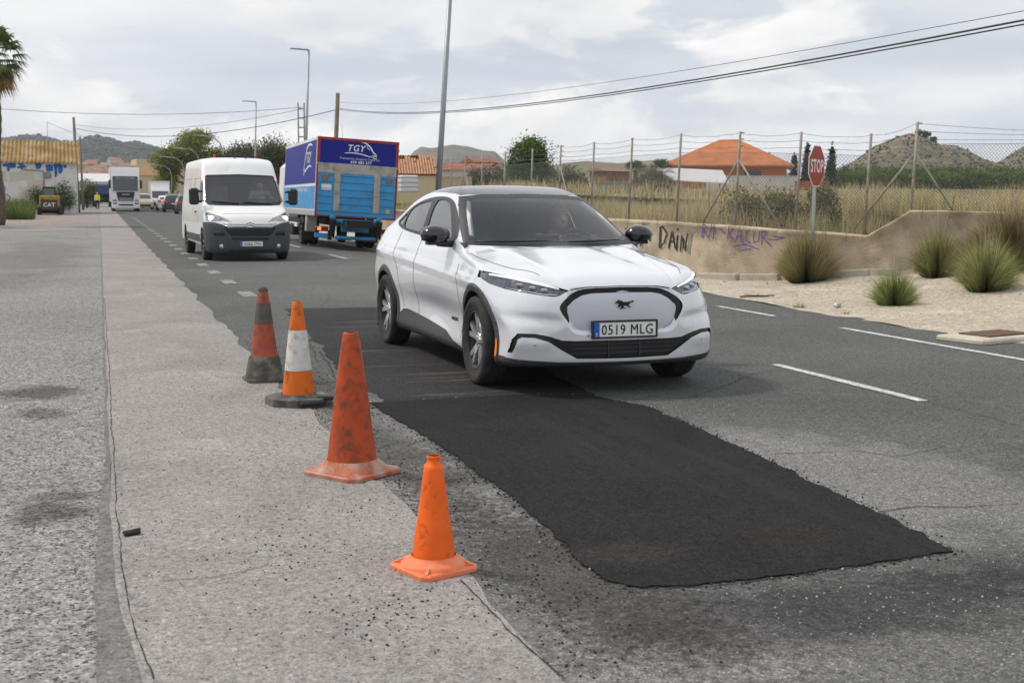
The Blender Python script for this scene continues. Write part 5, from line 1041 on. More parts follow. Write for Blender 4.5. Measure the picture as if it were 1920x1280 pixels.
def tuft(name,label,p,n,R,H,base,tip,bend=.9,seed=0,w=.004,cat='grass clump',plumes=0):
    r=np.random.default_rng(seed); a=r.uniform(0,6.28,n); q=np.sqrt(r.random(n)); P=np.zeros((n,3)); P[:,0]=R*.42*q*np.cos(a); P[:,1]=R*.42*q*np.sin(a); P[:,2]=-.03
    h=H*r.uniform(.45,1.08,n)*(1-.62*q**2.2); D=np.stack([np.cos(a),np.sin(a)],1)*(q*R/h*r.uniform(.25,1.0,n))[:,None]; D+=r.normal(0,.10,D.shape)
    k_=1+.28*np.sin(2*a+seed)+.18*np.sin(3*a+seed*2.3); D*=k_[:,None]; h=h*(.75+.25*k_)*np.where(r.random(n)<.06,1.25,1.)
    t=thing(name,label,cat,p); V,F,C=blades(P,D,h,w,base,tip,bend,seed,.35); colmesh('blades',V,F,C,GRASS,t)
    if plumes:
        a=r.uniform(0,6.28,plumes); P=np.zeros((plumes,3)); D=np.stack([np.cos(a),np.sin(a)],1)*r.uniform(.05,.35,plumes)[:,None]; V,F,C=blades(P,D,H*r.uniform(1.05,1.4,plumes),.006,(.30,.25,.14),(.48,.41,.28),.6,seed+1); colmesh('seed_heads',V,F,C,GRASS,t)
    return t
WP=[(10.45,110.),(10.5,80.),(10.55,50.),(10.65,30.),(10.7,24.4),(10.8,22.4),(11.02,21.0),(11.4,20.1),(11.8,19.4),(12.25,18.85),(12.65,18.4),(12.82,18.12),(13.0,17.7),(13.5,17.45),(15.,17.2),(18.,16.8),(24,16.2)]
WT=[1.15,1.12,1.10,1.10,1.09,1.08,1.05,1.02,.98,.95,.92,1.10,1.36,1.36,1.33,1.30,1.3]
def resamp(P,T,st):
    o=[];h=[]
    for (a,b,ta,tb) in zip(P[:-1],P[1:],T[:-1],T[1:]):
        a=np.array(a);b=np.array(b); n=max(1,int(np.linalg.norm(b-a)/st))
        for i in range(n): o.append(a+(b-a)*i/n); h.append(ta+(tb-ta)*i/n)
    return o+[np.array(P[-1])],h+[T[-1]]
def boundary_wall():
    t=thing('boundary_wall','low rendered ochre boundary wall with graffiti curving round the corner','wall',(0,0,0)); P,T=resamp(WP[2:],WT[2:],.25); r=np.random.default_rng(1)
    m=mat('render_ochre',(.50,.415,.30),.95,var=.24,vs=2.2,dirt=(.30,.235,.165),da=.36,ds=1.3,bump=1.,bs=38,tc='World')
    V=[];F=[];nz=7; N_=[]
    for i,p in enumerate(P):
        e=P[min(i+1,len(P)-1)]-P[max(i-1,0)]; e/=np.linalg.norm(e); N_.append(np.array([e[1],-e[0]]) if (e[1]<0) else np.array([e[1],-e[0]]))
    for i,p in enumerate(P):
        nn=-N_[i] if N_[i][0]>0 and False else N_[i]
        if nn[0]>0 and P[i][1]>18.4: nn=-nn
        if P[i][1]<=18.4 and nn[1]>0: nn=-nn
        zb=float(hz(p[0]-.3,p[1]))-.3
        prof=[(.0,zb+(T[i]-.07-zb)*k/(nz-3)) for k in range(nz-2)]; prof=[(r.normal(0,.010),z) for _,z in prof]+[(.03,T[i]-.03),(-.02,T[i])]
        for o,z in prof+[(-.26,T[i]),(-.26,zb)]: V.append((p[0]+nn[0]*o,p[1]+nn[1]*o,z+r.normal(0,.004)))
        N_[i]=nn
    n=nz+2
    for i in range(len(P)-1):
        for k in range(n-1): F.append((i*n+k,(i+1)*n+k,(i+1)*n+k+1,i*n+k+1))
    o=mk('render',V,F,m,t,True)
    # kerb stones along the foot
    km=mat('kerb_stone',(.40,.36,.30),.9,var=.15,vs=5,bump=.4,bs=40,tc='World'); Pk,_=resamp(WP[4:16],WT[4:16],.62)
    for a,b in zip(Pk[:-1],Pk[1:]):
        c=(a+b)/2; e=b-a; i=min(range(len(P)),key=lambda j:np.linalg.norm(P[j]-c)); nn=N_[i]; q=c+nn*.42
        K=B(); K.box((0,0,0),(np.linalg.norm(e)*.985,.14,.16),bev=.02); k=K.build('kerb_stone',km,t); l_=np.linalg.norm(e); dz=float(hz(*(q+e/2)))-float(hz(*(q-e/2))); k.location=(q[0],q[1],float(hz(q[0],q[1]))+.04); k.rotation_euler=(0,-math.atan2(dz,l_),math.atan2(e[1],e[0]))
    return t,P,T,N_
WALL,WPP,WTT,WNN=boundary_wall()
def on_wall(px,py,off=.024):
    """pixel -> point on the wall face"""
    d=ray(px,py)[:2]; best=None
    for i in range(len(WPP)-1):
        a,b=WPP[i],WPP[i+1]; M_=np.array([[d[0],-(b-a)[0]],[d[1],-(b-a)[1]]])
        if abs(np.linalg.det(M_))<1e-9: continue
        t,u=np.linalg.solve(M_,a)
        if 0<=u<=1 and t>0 and (best is None or t<best[0]): best=(t,WNN[i])
    if best is None: return None
    t,nn=best; D=ray(px,py)*t; return np.array([D[0]+nn[0]*off,D[1]+nn[1]*off,CAMH+D[2]])
def graffiti(strokes,w,m,name='graffiti'):
    for st in strokes:
        P=[]
        for a,b in zip(st[:-1],st[1:]): P+=[(a[0]+(b[0]-a[0])*k/4,a[1]+(b[1]-a[1])*k/4) for k in range(4)]
        P.append(st[-1]); v=[];f=[]
        for i,p in enumerate(P):
            a=P[max(0,i-1)]; b=P[min(len(P)-1,i+1)]; tx,ty=b[0]-a[0],b[1]-a[1]; l=math.hypot(tx,ty)+1e-6; ww=w*(.6+.5*abs(math.sin(i*1.3)))
            for s in (-1,1):
                q=on_wall(p[0]-ty/l*ww*s,p[1]+tx/l*ww*s)
                if q is None: q=np.array(v[-1] if v else (12,19,.6))
                v.append(tuple(q))
        f=[(2*i,2*i+1,2*i+3,2*i+2) for i in range(len(P)-1)]; mk(name,v,f,m,WALL)
gb=mat('spray_black',(.02,.02,.024),.8); gp=mat('spray_purple',(.13,.06,.27),.8); gg=mat('spray_grey',(.24,.25,.24),.8)
graffiti([[(1207,418),(1205,440),(1203,462)],[(1215,432),(1213,450)],[(1222,434),(1220,452)],[(1240,425),(1238,465),(1247,455),(1252,438),(1244,424),(1238,428)],[(1255,466),(1262,432),(1268,466)],[(1257,453),(1266,452)],[(1272,440),(1270,470)],[(1273,428),(1272,432)],[(1277,472),(1280,440),(1286,472),(1291,436)]],1.5,gb)
graffiti([[(1296,434),(1293,476)],[(1287,440),(1302,432)]],1.3,gg)
graffiti([[(1320,420),(1318,446)],[(1320,420),(1328,424),(1320,432),(1330,446)],[(1336,420),(1332,444)],[(1334,430),(1340,426)],[(1341,420),(1339,448)]],1.0,gp)
graffiti([[(1350,428),(1362,438)],[(1368,424),(1366,448)],[(1368,424),(1376,430),(1368,438),(1378,452)],[(1380,456),(1388,424),(1394,458)],[(1383,444),(1392,442)],[(1408,430),(1400,436),(1401,452),(1410,456)],[(1414,434),(1415,456),(1424,452),(1426,432)],[(1430,434),(1430,460)],[(1430,434),(1440,436),(1432,446),(1448,462)],[(1446,442),(1474,446),(1450,450),(1440,447)],[(1376,462),(1400,458),(1424,468)],[(1388,470),(1410,466)]],.95,gp)
def fence():
    pm=mat('post_galv',(.30,.28,.25),.7,.2,var=.2,vs=6,dirt=(.24,.15,.08),da=.3,ds=8); wm=mat('wire_grey',(.20,.20,.20),.6,.5)
    t=thing('wire_fence','rusty chain link fence with barbed wire standing on the ochre wall','fence',(0,0,0))
    posts=[]
    for px,top,i in ((1700,200,1),(1618,253,0),(1485,248,0),(1370,245,1),(1258,252,0),(1168,255,0),(1098,262,0),(1037,265,1),(985,268,0),(935,272,0),(893,275,0),(862,278,1),(836,280,0),(812,283,0)):
        d=ray(px,400)[:2]; b=None
        for k in range(len(WPP)-1):
            a,c=WPP[k],WPP[k+1]; M_=np.array([[d[0],-(c-a)[0]],[d[1],-(c-a)[1]]]); tt,u=np.linalg.solve(M_,a)
            if -.01<=u<=1.01 and tt>0 and (b is None or tt<b[0]): b=(tt,a+(c-a)*u,WTT[k],WNN[k])
        if b is None: continue
        p=b[1]-b[3]*.13; posts.append((p,b[2],i,px,top))
    posts=[(np.array([19.6,16.75]),1.3,1,1960,215)]+posts
    H=1.74
    tops=[]
    for p,zt,br,px,top in posts:
        lean=.03; a=np.array([p[0],p[1],zt-.08]); c=np.array([p[0]+.055,p[1]-.02,zt+H]); tops.append((a,c)); T=B(); T.tube([a,c],.024,8); T.build('fence_post',pm,t)
        for zz in (H-.02,H-.14,H-.26): 
            if br: T=B(); T.tube([a+(c-a)*(zz+.08)/(H+.08),a+(c-a)*(zz+.08)/(H+.08)+np.array([.07,-.03,0])],.010,5); T.build('insulator',pm,t)
    for j,(p,zt,br,px,top) in enumerate(posts):
        if not br: continue
        a,c=tops[j]
        for k in (-1,1):
            if 0<=j+k<len(posts):
                q=tops[j+k][0]; e=(q-a); e[2]=0; e/=np.linalg.norm(e); T=B(); T.tube([a+(c-a)*.72,a+e*1.05+np.array([0,0,-.02])],.017,6); T.build('fence_strut',pm,t)
    # wires and mesh, bay by bay
    r=np.random.default_rng(2)
    for (a0,a1),(b0,b1) in zip(tops[:-1],tops[1:]):
        L=np.linalg.norm(b0[:2]-a0[:2])
        for k,fz in enumerate((.985,.915,.845,.79)):
            A=a0+(a1-a0)*fz; Bp=b0+(b1-b0)*fz; T=B(); n=9; sag=(.05 if L<6 else .16)*(1-.3*k)*(k<3)
            T.tube([A+(Bp-A)*u-np.array([0,0,sag*4*u*(1-u)+ (r.normal(0,.006) if 0<u<1 else 0)]) for u in np.linspace(0,1,n)],.0035,4,False); o=T.build('barbed_wire' if k<3 else 'top_wire',wm,t)
            if k<3 and L<9:
                Bb=B()
                for u in np.arange(.04,1,.11/L*1.6):
                    q=A+(Bp-A)*u-np.array([0,0,sag*4*u*(1-u)]); s=.016; Bb.add([q+np.array([-s*.4,0,s]),q+np.array([s*.4,0,-s]),q+np.array([s*.4+.004,0,-s]),q+np.array([-s,0,-s*.6]),q+np.array([s,0,s*.6]),q+np.array([s,.0,s*.6+.004])],[(0,1,2),(3,4,5)])
                Bb.build('barbs',wm,o)
        # diagonal wires
        v=[];f=[]; pitch=.065 if L<12 else .12; hh=.79; e=(b0-a0); Hm=(a1-a0)[2]*hh; wd=.0028
        for sgn in (1,-1):
            for s in np.arange(-Hm,L+Hm,pitch):
                u0,u1=s,s+sgn*Hm; z0,z1=0.,1.
                if sgn>0:
                    if u1<0 or u0>L: continue
                else:
                    if u0<0 or u1>L: continue
                lo_=max(0,min(1,(0-u0)/(u1-u0))); hi_=max(0,min(1,(L-u0)/(u1-u0))); ta,tb=sorted((lo_,hi_))
                pts=[]
                for tt in (ta,tb):
                    u=(u0+(u1-u0)*tt)/L; bs=a0+(b0-a0)*u; tp=a0+(a1-a0)*hh+((b0+(b1-b0)*hh)-(a0+(a1-a0)*hh))*u; pts.append(bs+(tp-bs)*tt)
                ed=(pts[1]-pts[0]); l=np.linalg.norm(ed)
                if l<.02: continue
                eh=np.array([e[0],e[1],0])/L; off=(np.array([0,0,1])*(eh@ed)/l-eh*ed[2]/l)*wd; n=len(v); v+=[pts[0]-off,pts[0]+off,pts[1]+off,pts[1]-off]; f.append((n,n+1,n+2,n+3))
        tag(mk('chain_link',[tuple(q) for q in v],f,wm,t),kind='stuff')
fence()
def stop_sign():
    p=atD(1523,470,21.2); n=np.array([.59,-.81]); x=np.array([-n[1],n[0]])*1.; x=np.array([.81,.59]); t=thing('stop_sign','red octagonal stop sign on a grey post beside the big grass clump','sign',(p[0],p[1],float(hz(p[0],p[1]))))
    zc=atD(1535,312,21.2)[2]-float(hz(p[0],p[1])); P=B(); P.box((0,0,zc/2+.15),(.05,.05,zc+.3),rz=math.atan2(x[1],x[0])); P.build('post',mat('sign_post',(.38,.39,.39),.5,.4,var=.1),t)
    R=.375; oct_=lambda r:[(r*math.cos(math.pi/8+k*math.pi/4),r*math.sin(math.pi/8+k*math.pi/4)) for k in range(8)]
    def plate_(r,o0,o1,m,nm,par):
        T=B(); T.prism(oct_(r),o0,o1,'y'); o=T.build(nm,m,par); return o
    face=bpy.data.objects.new('sign_face',None); 
    bpy.data.objects.remove(face)
    M_=Matrix(((x[0],-n[0],0,n[0]*.03),(x[1],-n[1],0,n[1]*.03),(0,0,1,zc),(0,0,0,1)))
    a=plate_(R,.0,.012,mat('sign_rim',(.62,.60,.58),.5),'rim',t); a.matrix_local=M_
    b_=plate_(R*.95,-.004,-.001,mat('sign_red',(.30,.028,.018),.5,var=.08,vs=3),'red_face',t); b_.matrix_local=M_
    tx=text('lettering','STOP',.31,mat('sign_white',(.72,.70,.68),.5),t,(0,-.006,-.105),(1,0,0),(0,0,1),sx=.70,ext=.001,bold=.006); tx.matrix_local=M_
stop_sign()
# --- field behind the wall: one sheet fanning out from the wall, dry grass on it
FD=[]
for i,p in enumerate(WPP):
    FD.append(-WNN[i]/np.linalg.norm(WNN[i]))
def field():
    ts=[.1,.6,1.5,3,6,10,16,25,40,60,90,140,220,350]; V=[];n=len(ts); r=np.random.default_rng(5)
    ix=list(range(0,len(WPP),3)); 
    for i in ix:
        for t_ in ts:
            y=WPP[i][1]; d=FD[i]; q=WPP[i]+d*t_
            z=WTT[i]-.10+.0155*t_*(1-.35*sstep(120,350,t_))+.05*math.sin(q[0]*.8)*math.sin(q[1]*.6)*min(1,t_/3); V.append((q[0],q[1],z))
    f=[(a*n+k,a*n+k+1,(a+1)*n+k+1,(a+1)*n+k) for a in range(len(ix)-1) for k in range(n-1)]
    tag(mk('field',V,f,mat('field_soil',(.27,.215,.12),1.,var=.3,vs=.6,dirt=(.13,.13,.05),da=.3,ds=.25,tc='World'),None,True),kind='structure')
    # grass
    P=[];
    for _ in range(46000):
        k=r.integers(0,len(WPP)-1); 
        t_=.15+abs(r.exponential(5.5)) if r.random()<.72 else r.uniform(2,75)
        if WPP[k][1]>62 or t_>80: continue
        d=FD[k]; q=WPP[k]+d*t_+r.normal(0,.25,2); z=WTT[k]-.10+.0155*t_-.05; P.append((q[0],q[1],z,t_))
    P=np.array(P); far=np.clip(P[:,3]/40,0,1); H=r.uniform(.22,.58,len(P))*(1+.35*np.sin(P[:,0]*1.3)*np.sin(P[:,1]*.9))*(1+.4*far); W_=.006+.018*far
    V,F,C=blades(P[:,:3],r.normal(0,.35,(len(P),2)),H,W_,(.36,.29,.135),(.62,.52,.31),.5,11,.25)
    g=np.clip(np.sin(np.repeat(P[:,0],7)*.55+1.)*np.sin(np.repeat(P[:,1],7)*.43)-.35,0,1)[:,None]; C=C*(1-g)+C*np.array([.62,.85,.5])*g
    tag(colmesh('dry_grass',V,F,C,GRASS),'tall dry straw-coloured grass filling the field behind the fence','grass',kind='stuff')
field()
def gp(px,py):
    d=ray(px,py)
    for t in np.arange(6,60,.02):
        q=d*t; z=float(hz(q[0],q[1]))
        if CAMH+q[2]<=z: break
    return (q[0],q[1],z+.005)
gA,gB,gS=(.075,.10,.022),(.36,.33,.13),(.44,.37,.20)
tuft('grass_clump','big fountain grass clump hiding the foot of the stop sign',gp(1512,528),6500,.66,1.0,gA,gS,1.0,1,plumes=60)
tuft('grass_clump','small bright green grass clump low on the open dirt verge',gp(1676,574),2600,.40,.60,(.08,.14,.03),(.34,.38,.14),.9,2,plumes=12)
tuft('grass_clump','green fountain grass clump at the end of the kerb',gp(1757,520),4200,.46,.86,gA,(.40,.38,.17),.9,3,plumes=22)
tuft('grass_clump','yellow-green fountain grass clump in front of the dark bush',gp(1848,545),4600,.52,.84,(.09,.14,.03),(.42,.42,.18),1.0,4,plumes=22)
for i,(px,py,R,H) in enumerate(((1403,557,.14,.10),(1500,578,.16,.13),(1586,590,.09,.09),(1478,700,.0,.0))):
    if R: tuft('weed','tiny green weed at the dirt edge of the road',gp(px,py),220,R,H,(.08,.12,.03),(.30,.30,.12),1.,20+i,.003,'weed').__setitem__('group','weeds along the road edge')
def leafcloud(blobs,n,size,col,seed=0,cv=.3,clus=40,flat=.0,tipcol=None):
    """leaf-sized quads gathered in clumps through ellipsoid volumes. blobs: (cx,cy,cz,rx,ry,rz)"""
    r=np.random.default_rng(seed); bl=np.array(blobs,float); vol=(bl[:,3]*bl[:,4]*bl[:,5])**.7; pk=r.choice(len(bl),clus,p=vol/vol.sum()); u=r.normal(0,1,(clus,3)); u/=np.linalg.norm(u,axis=1,keepdims=True); u*=(r.random((clus,1))**.33)*.95
    cc=bl[pk,:3]+u*bl[pk,3:]; cs=bl[pk,3:].mean(1)*r.uniform(.16,.34,clus); k=r.integers(0,clus,n); P=cc[k]+r.normal(0,1,(n,3))*cs[k][:,None]*np.array([1,1,.8])
    a=r.normal(0,1,(n,3)); a/=np.linalg.norm(a,axis=1,keepdims=True); b=np.cross(a,r.normal(0,1,(n,3))); b/=np.linalg.norm(b,axis=1,keepdims=True); s=size*r.uniform(.6,1.3,(n,1))
    V=np.stack([P-a*s,P+b*s*.45,P+a*s,P-b*s*.45],1).reshape(-1,3); F=(np.arange(n)[:,None]*4+np.arange(4)).tolist()
    cl=1+cv*r.normal(0,1,clus); C=np.asarray(col)*np.clip(cl[k],.4,1.8)[:,None]*(1+.2*r.normal(0,1,(n,1)))
    if tipcol is not None: w=(r.random((n,1))<.3); C=np.where(w,np.asarray(tipcol),C)
    return V,F,np.repeat(np.clip(C,.004,.8),4,0),cc
BARK=mat('bark',(.13,.10,.075),.95,var=.3,vs=5,bump=.6,bs=15)
def tree(name,label,base,blobs,n,size,col,seed=0,trunk=.2,group=None,cat='tree',clus=60,cv=.3,tipcol=None,limbs=7):
    """tapered trunk with limbs into the crown; crown of leaf quads. blobs relative to base"""
    t=thing(name,label,cat,base,group=group); V,F,C,cc=leafcloud(blobs,n,size,col,seed,cv,clus,tipcol=tipcol); r=np.random.default_rng(seed+1)
    top=np.array(blobs,float)[:,:3].mean(0); T=B(); T.tube([(0,0,-.2),(trunk*.3,0,top[2]*.3),(top[0]*.5,top[1]*.5,top[2]*.7),tuple(top)],[trunk*1.15,trunk*.9,trunk*.65,trunk*.3],8)
    for q in cc[r.choice(len(cc),min(limbs,len(cc)),False)]:
        s=np.array([top[0]*.3,top[1]*.3,top[2]*.5]); m_=(s+q)/2+r.normal(0,.1,3)*trunk*4; T.tube([s,m_,q],[trunk*.5,trunk*.3,trunk*.08],5)
    T.build('trunk',BARK,t); colmesh('crown',V,F,C,FOL,t); return t
b=atD(1900,478,19.4); tuft('grass_bush','largest olive-brown grass bush growing against the higher wall',(b[0],b[1],float(hz(b[0],b[1]))-.03),9000,1.0,1.15,(.10,.095,.035),(.34,.28,.15),.9,5,.006,'bush',40)
for px,py,D,R,seed,lab in ((1395,388,24.8,.42,6,'dark green shrub growing behind the fence by the strut'),(1462,400,24.0,.36,7,'low olive shrub behind the fence next to the stop sign'),(1540,405,23.6,.36,8,'smallest dark shrub in the dry grass past the stop sign')):
    p=atD(px,py,D); tree('bush',lab,(p[0],p[1],.95),[(0,0,.42,R,R,.42),(R*.7,0,.32,R*.7,R*.6,.32)],2600,.035,(.10,.115,.04),seed,.03,cat='bush',clus=90,tipcol=(.30,.26,.13))
# manhole slab and litter on the verge
p=gp(1862,637); M2=thing('utility_cover','rusty metal utility cover on a pale concrete slab by the road','cover',(p[0],p[1],p[2]),.25); T=B(); T.box((0,0,.02),(1.15,.62,.07),bev=.02); T.build('slab',mat('concrete_pale',(.52,.46,.38),.9,var=.12,bump=.3),M2); T=B(); T.box((.05,.02,.062),(.72,.40,.02),bev=.006); T.build('lid',mat('rust_lid',(.13,.07,.045),.8,.3,var=.3,vs=20),M2)
p=gp(1570,578); T=B(); T.lathe([(.0,-.06),(.028,-.06),(.033,-.05),(.033,.05),(.027,.06),(0,.06)],14,(0,0,.034),'x'); c_=T.build('drink_can',mat('can',(.55,.56,.58),.3,.8,var=.4,vs=30)); c_.location=p; c_.rotation_euler=(0,0,.5); tag(c_,'crushed silver drink can lying on the dirt verge','can')
p=gp(1420,558); T=B(); T.tube([(-.3,0,.015),(-.1,.06,.02),(.15,-.02,.02),(.32,.05,.03)],[.012,.018,.016,.006],6); T.tube([(.0,.02,.02),(.12,.14,.05)],[.01,.004],5); c_=T.build('dry_branch',BARK); c_.location=p; tag(c_,'short dry branch lying on the verge beside the road edge','branch')
# ============================================================ poles, lamps, wires
steel=mat('lamp_steel',(.30,.33,.36),.5,.5,var=.08); woodp=mat('pole_wood',(.17,.14,.11),.9,var=.25,vs=3,bump=.4,bs=20); conc=mat('pole_concrete',(.34,.32,.29),.9,var=.15,vs=4)
def lamp(label,px0,py0,px1,py1,D,r0,r1,arm=None,drop=None,curve=False):
    a=atD(px0,py0,D); c=atD(px1,py1,D); d=(c-a)/(c[2]-a[2]); zb=float(hz(min(a[0],9.),a[1]))-.1 if drop is None else drop; a0=a+d*(zb-a[2]); t=thing('street_lamp',label,'street lamp',(a0[0],a0[1],zb)); o=np.array([a0[0],a0[1],zb])
    T=B()
    if curve:
        k=c-np.array([0,0,1.2]); T.tube([a0-o,(a0+(k-a0)*.5)-o,k-o,k+np.array([-.25,0,.75])-o,c+np.array([-.8,0,.0])-o,c+np.array([-1.9,0,.12])-o],[r0,(r0+r1)/2,r1,r1,r1*.9,r1*.8],8); T.build('pole',steel,t); T=B(); T.box(tuple(c+np.array([-2.2,0,.12])-o),(.6,.25,.12),bev=.04); T.build('lamp_head',steel,t); return
    T.tube([a0-o,c-o],[r0,r1],12); T.build('pole',steel,t)
    if arm: T=B(); q=c-o; T.tube([q,q+np.array([-arm*.5,0,.02])],r1*.8,8); T.build('arm',steel,t); T=B(); T.box(tuple(q+np.array([-arm*.75,0,.03])),(arm*.6,.22,.07),bev=.02); T.build('lamp_head',steel,t)
lamp('tall grey street lamp rising out of frame right behind the crossover',822,350,848,-80,40.,.105,.075,1.2)
lamp('street lamp with a flat head behind the blue box truck',574.5,250,579,94,70.,.10,.06,1.0)
lamp('slim street lamp above the white panel van roof',478.5,298,480,191,106.,.10,.06,1.1)
for px0,py0,px1,py1,D,la in ((320,372,322,312,150.,'curved-arm street lamp in front of the large tree trunk'),(345,300,345,297,128.,'curved-arm street lamp behind the van roof'),(374,300,374,281,120.,'curved-arm street lamp against the tree crown'),(418,300,418,258,104.,'curved-arm street lamp between the tree crown and the slim lamp')): lamp(la,px0,py0,px1,py1,D,.08,.05,curve=True)
def pole(name,label,px0,py0,px1,py1,D,r0,r1,m,cat='utility pole',lattice=False,zb=0.):
    a=atD(px0,py0,D); c=atD(px1,py1,D); d=(c-a)/(c[2]-a[2]); a0=a+d*(zb-a[2]); t=thing(name,label,cat,tuple(a0)); T=B()
    if lattice:
        w=.16
        for s in (-1,1): T.box(tuple((c-a0)/2+np.array([s*w,0,0])),(.07,.07,c[2]-a0[2]))
        for k in np.arange(.3,c[2]-a0[2],.5): T.box(tuple((c-a0)*(k/(c[2]-a0[2]))),(2*w,.06,.07))
    else: T.tube([(0,0,0),tuple(c-a0)],[r0,r1],10)
    T.build('shaft',m,t); return c
pw=pole('utility_pole','dark wooden utility pole rising behind the box truck',630.5,250,633.5,175,62.,.14,.10,woodp)
pl_=pole('utility_pole','ladder-like lattice concrete pole next to the flat headed lamp',566,250,566,194,66.,.1,.1,conc,lattice=True)
p1=pole('utility_pole','leaning grey wooden utility pole in front of the graffiti building',147,392,138,220,104.,.16,.11,woodp,zb=.2); p2=pole('utility_pole','thinner wooden pole behind the leaning utility pole',156,388,150,256,120.,.13,.09,woodp,zb=.2)
p3=pole('aerial_mast','thin metal mast rising above the yellow roof',90,285,88,227,112.,.04,.03,steel,'mast',zb=3.)
pole('aerial_mast','thin antenna rod beside the dark wooden pole',642,250,641,232,64.,.02,.015,steel,'mast',zb=2.5)
def wire(label,a,c,sag,r,group='overhead wires'):
    a=np.array(a,float); c=np.array(c,float); T=B(); T.tube([a+(c-a)*u-np.array([0,0,sag*4*u*(1-u)]) for u in np.linspace(0,1,24)],r,5,False); tag(T.build('overhead_wire',mat('cable_black',(.03,.03,.032),.6)),label,'wire',group)
Z=lambda p,dz:np.array([p[0],p[1],p[2]+dz])
wire('thick overhead cable running from the dark wooden pole over the fence',Z(pw,-.75),atD(1990,25,13.),.55,.013); wire('second thick cable just under the first one over the fence',Z(pw,-.80),atD(1990,33,13.2),.55,.010); wire('thin upper wire over the fence from the dark wooden pole',Z(pw,-.45),atD(1990,8,14.),.45,.005)
wire('cable from the dark wooden pole to the leaning pole',Z(pw,-.8),Z(p1,-.9),1.0,.02); wire('thin wire strung between lattice pole and leaning pole',Z(pl_,-.3),Z(p1,-.6),.7,.012); wire('sagging wire across the sky from the lattice pole past the palm',Z(pl_,-.2),atD(-150,190,60.),.5,.012)
wire('thin wire from the mast to the lamps along the road',Z(p3,-.1),atD(330,282,130.),.8,.015); wire('short wire joining the leaning pole and the mast',Z(p1,-.3),Z(p2,-.4),.3,.012)
# ============================================================ left side: building, palm, shrubs
def block(name,label,cat,c,d,rz,wallm,roofm=None,roofh=0.,over=.25,wins=(),hip=False,group=None,roofname='roof'):
    """house: walls with window panels, gable or hip roof. c base centre, d (w,l,h)"""
    t=thing(name,label,cat,c,rz,group); T=B(); T.box((0,0,d[2]/2),d); T.build('wall',wallm,t)
    if roofm:
        w,l,h=d[0]/2+over,d[1]/2+over,d[2]+.01; T=B()
        if hip: k=max(0.,(d[0]-d[1])/2); T.add([(-w,-l,h),(w,-l,h),(w,l,h),(-w,l,h),(-k,0,h+roofh),(k+.01,0,h+roofh),(-w,-l,h-.12),(w,-l,h-.12),(w,l,h-.12),(-w,l,h-.12)],[(0,1,5,4),(1,2,5),(2,3,4,5),(3,0,4),(6,7,1,0),(7,8,2,1),(8,9,3,2),(9,6,0,3),(9,8,7,6)])
        else: T.prism([(-l,h),(l,h),(0,h+roofh)],-w,w,'x')
        T.build(roofname,roofm,t)
    for (x,y,z,w,h,ax) in wins:
        T=B(); T.box((x,y,z),(w,.12,h) if ax=='y' else (.12,w,h)); o=T.build('window',mat('win_dark',(.03,.032,.036),.2),t)
    return t
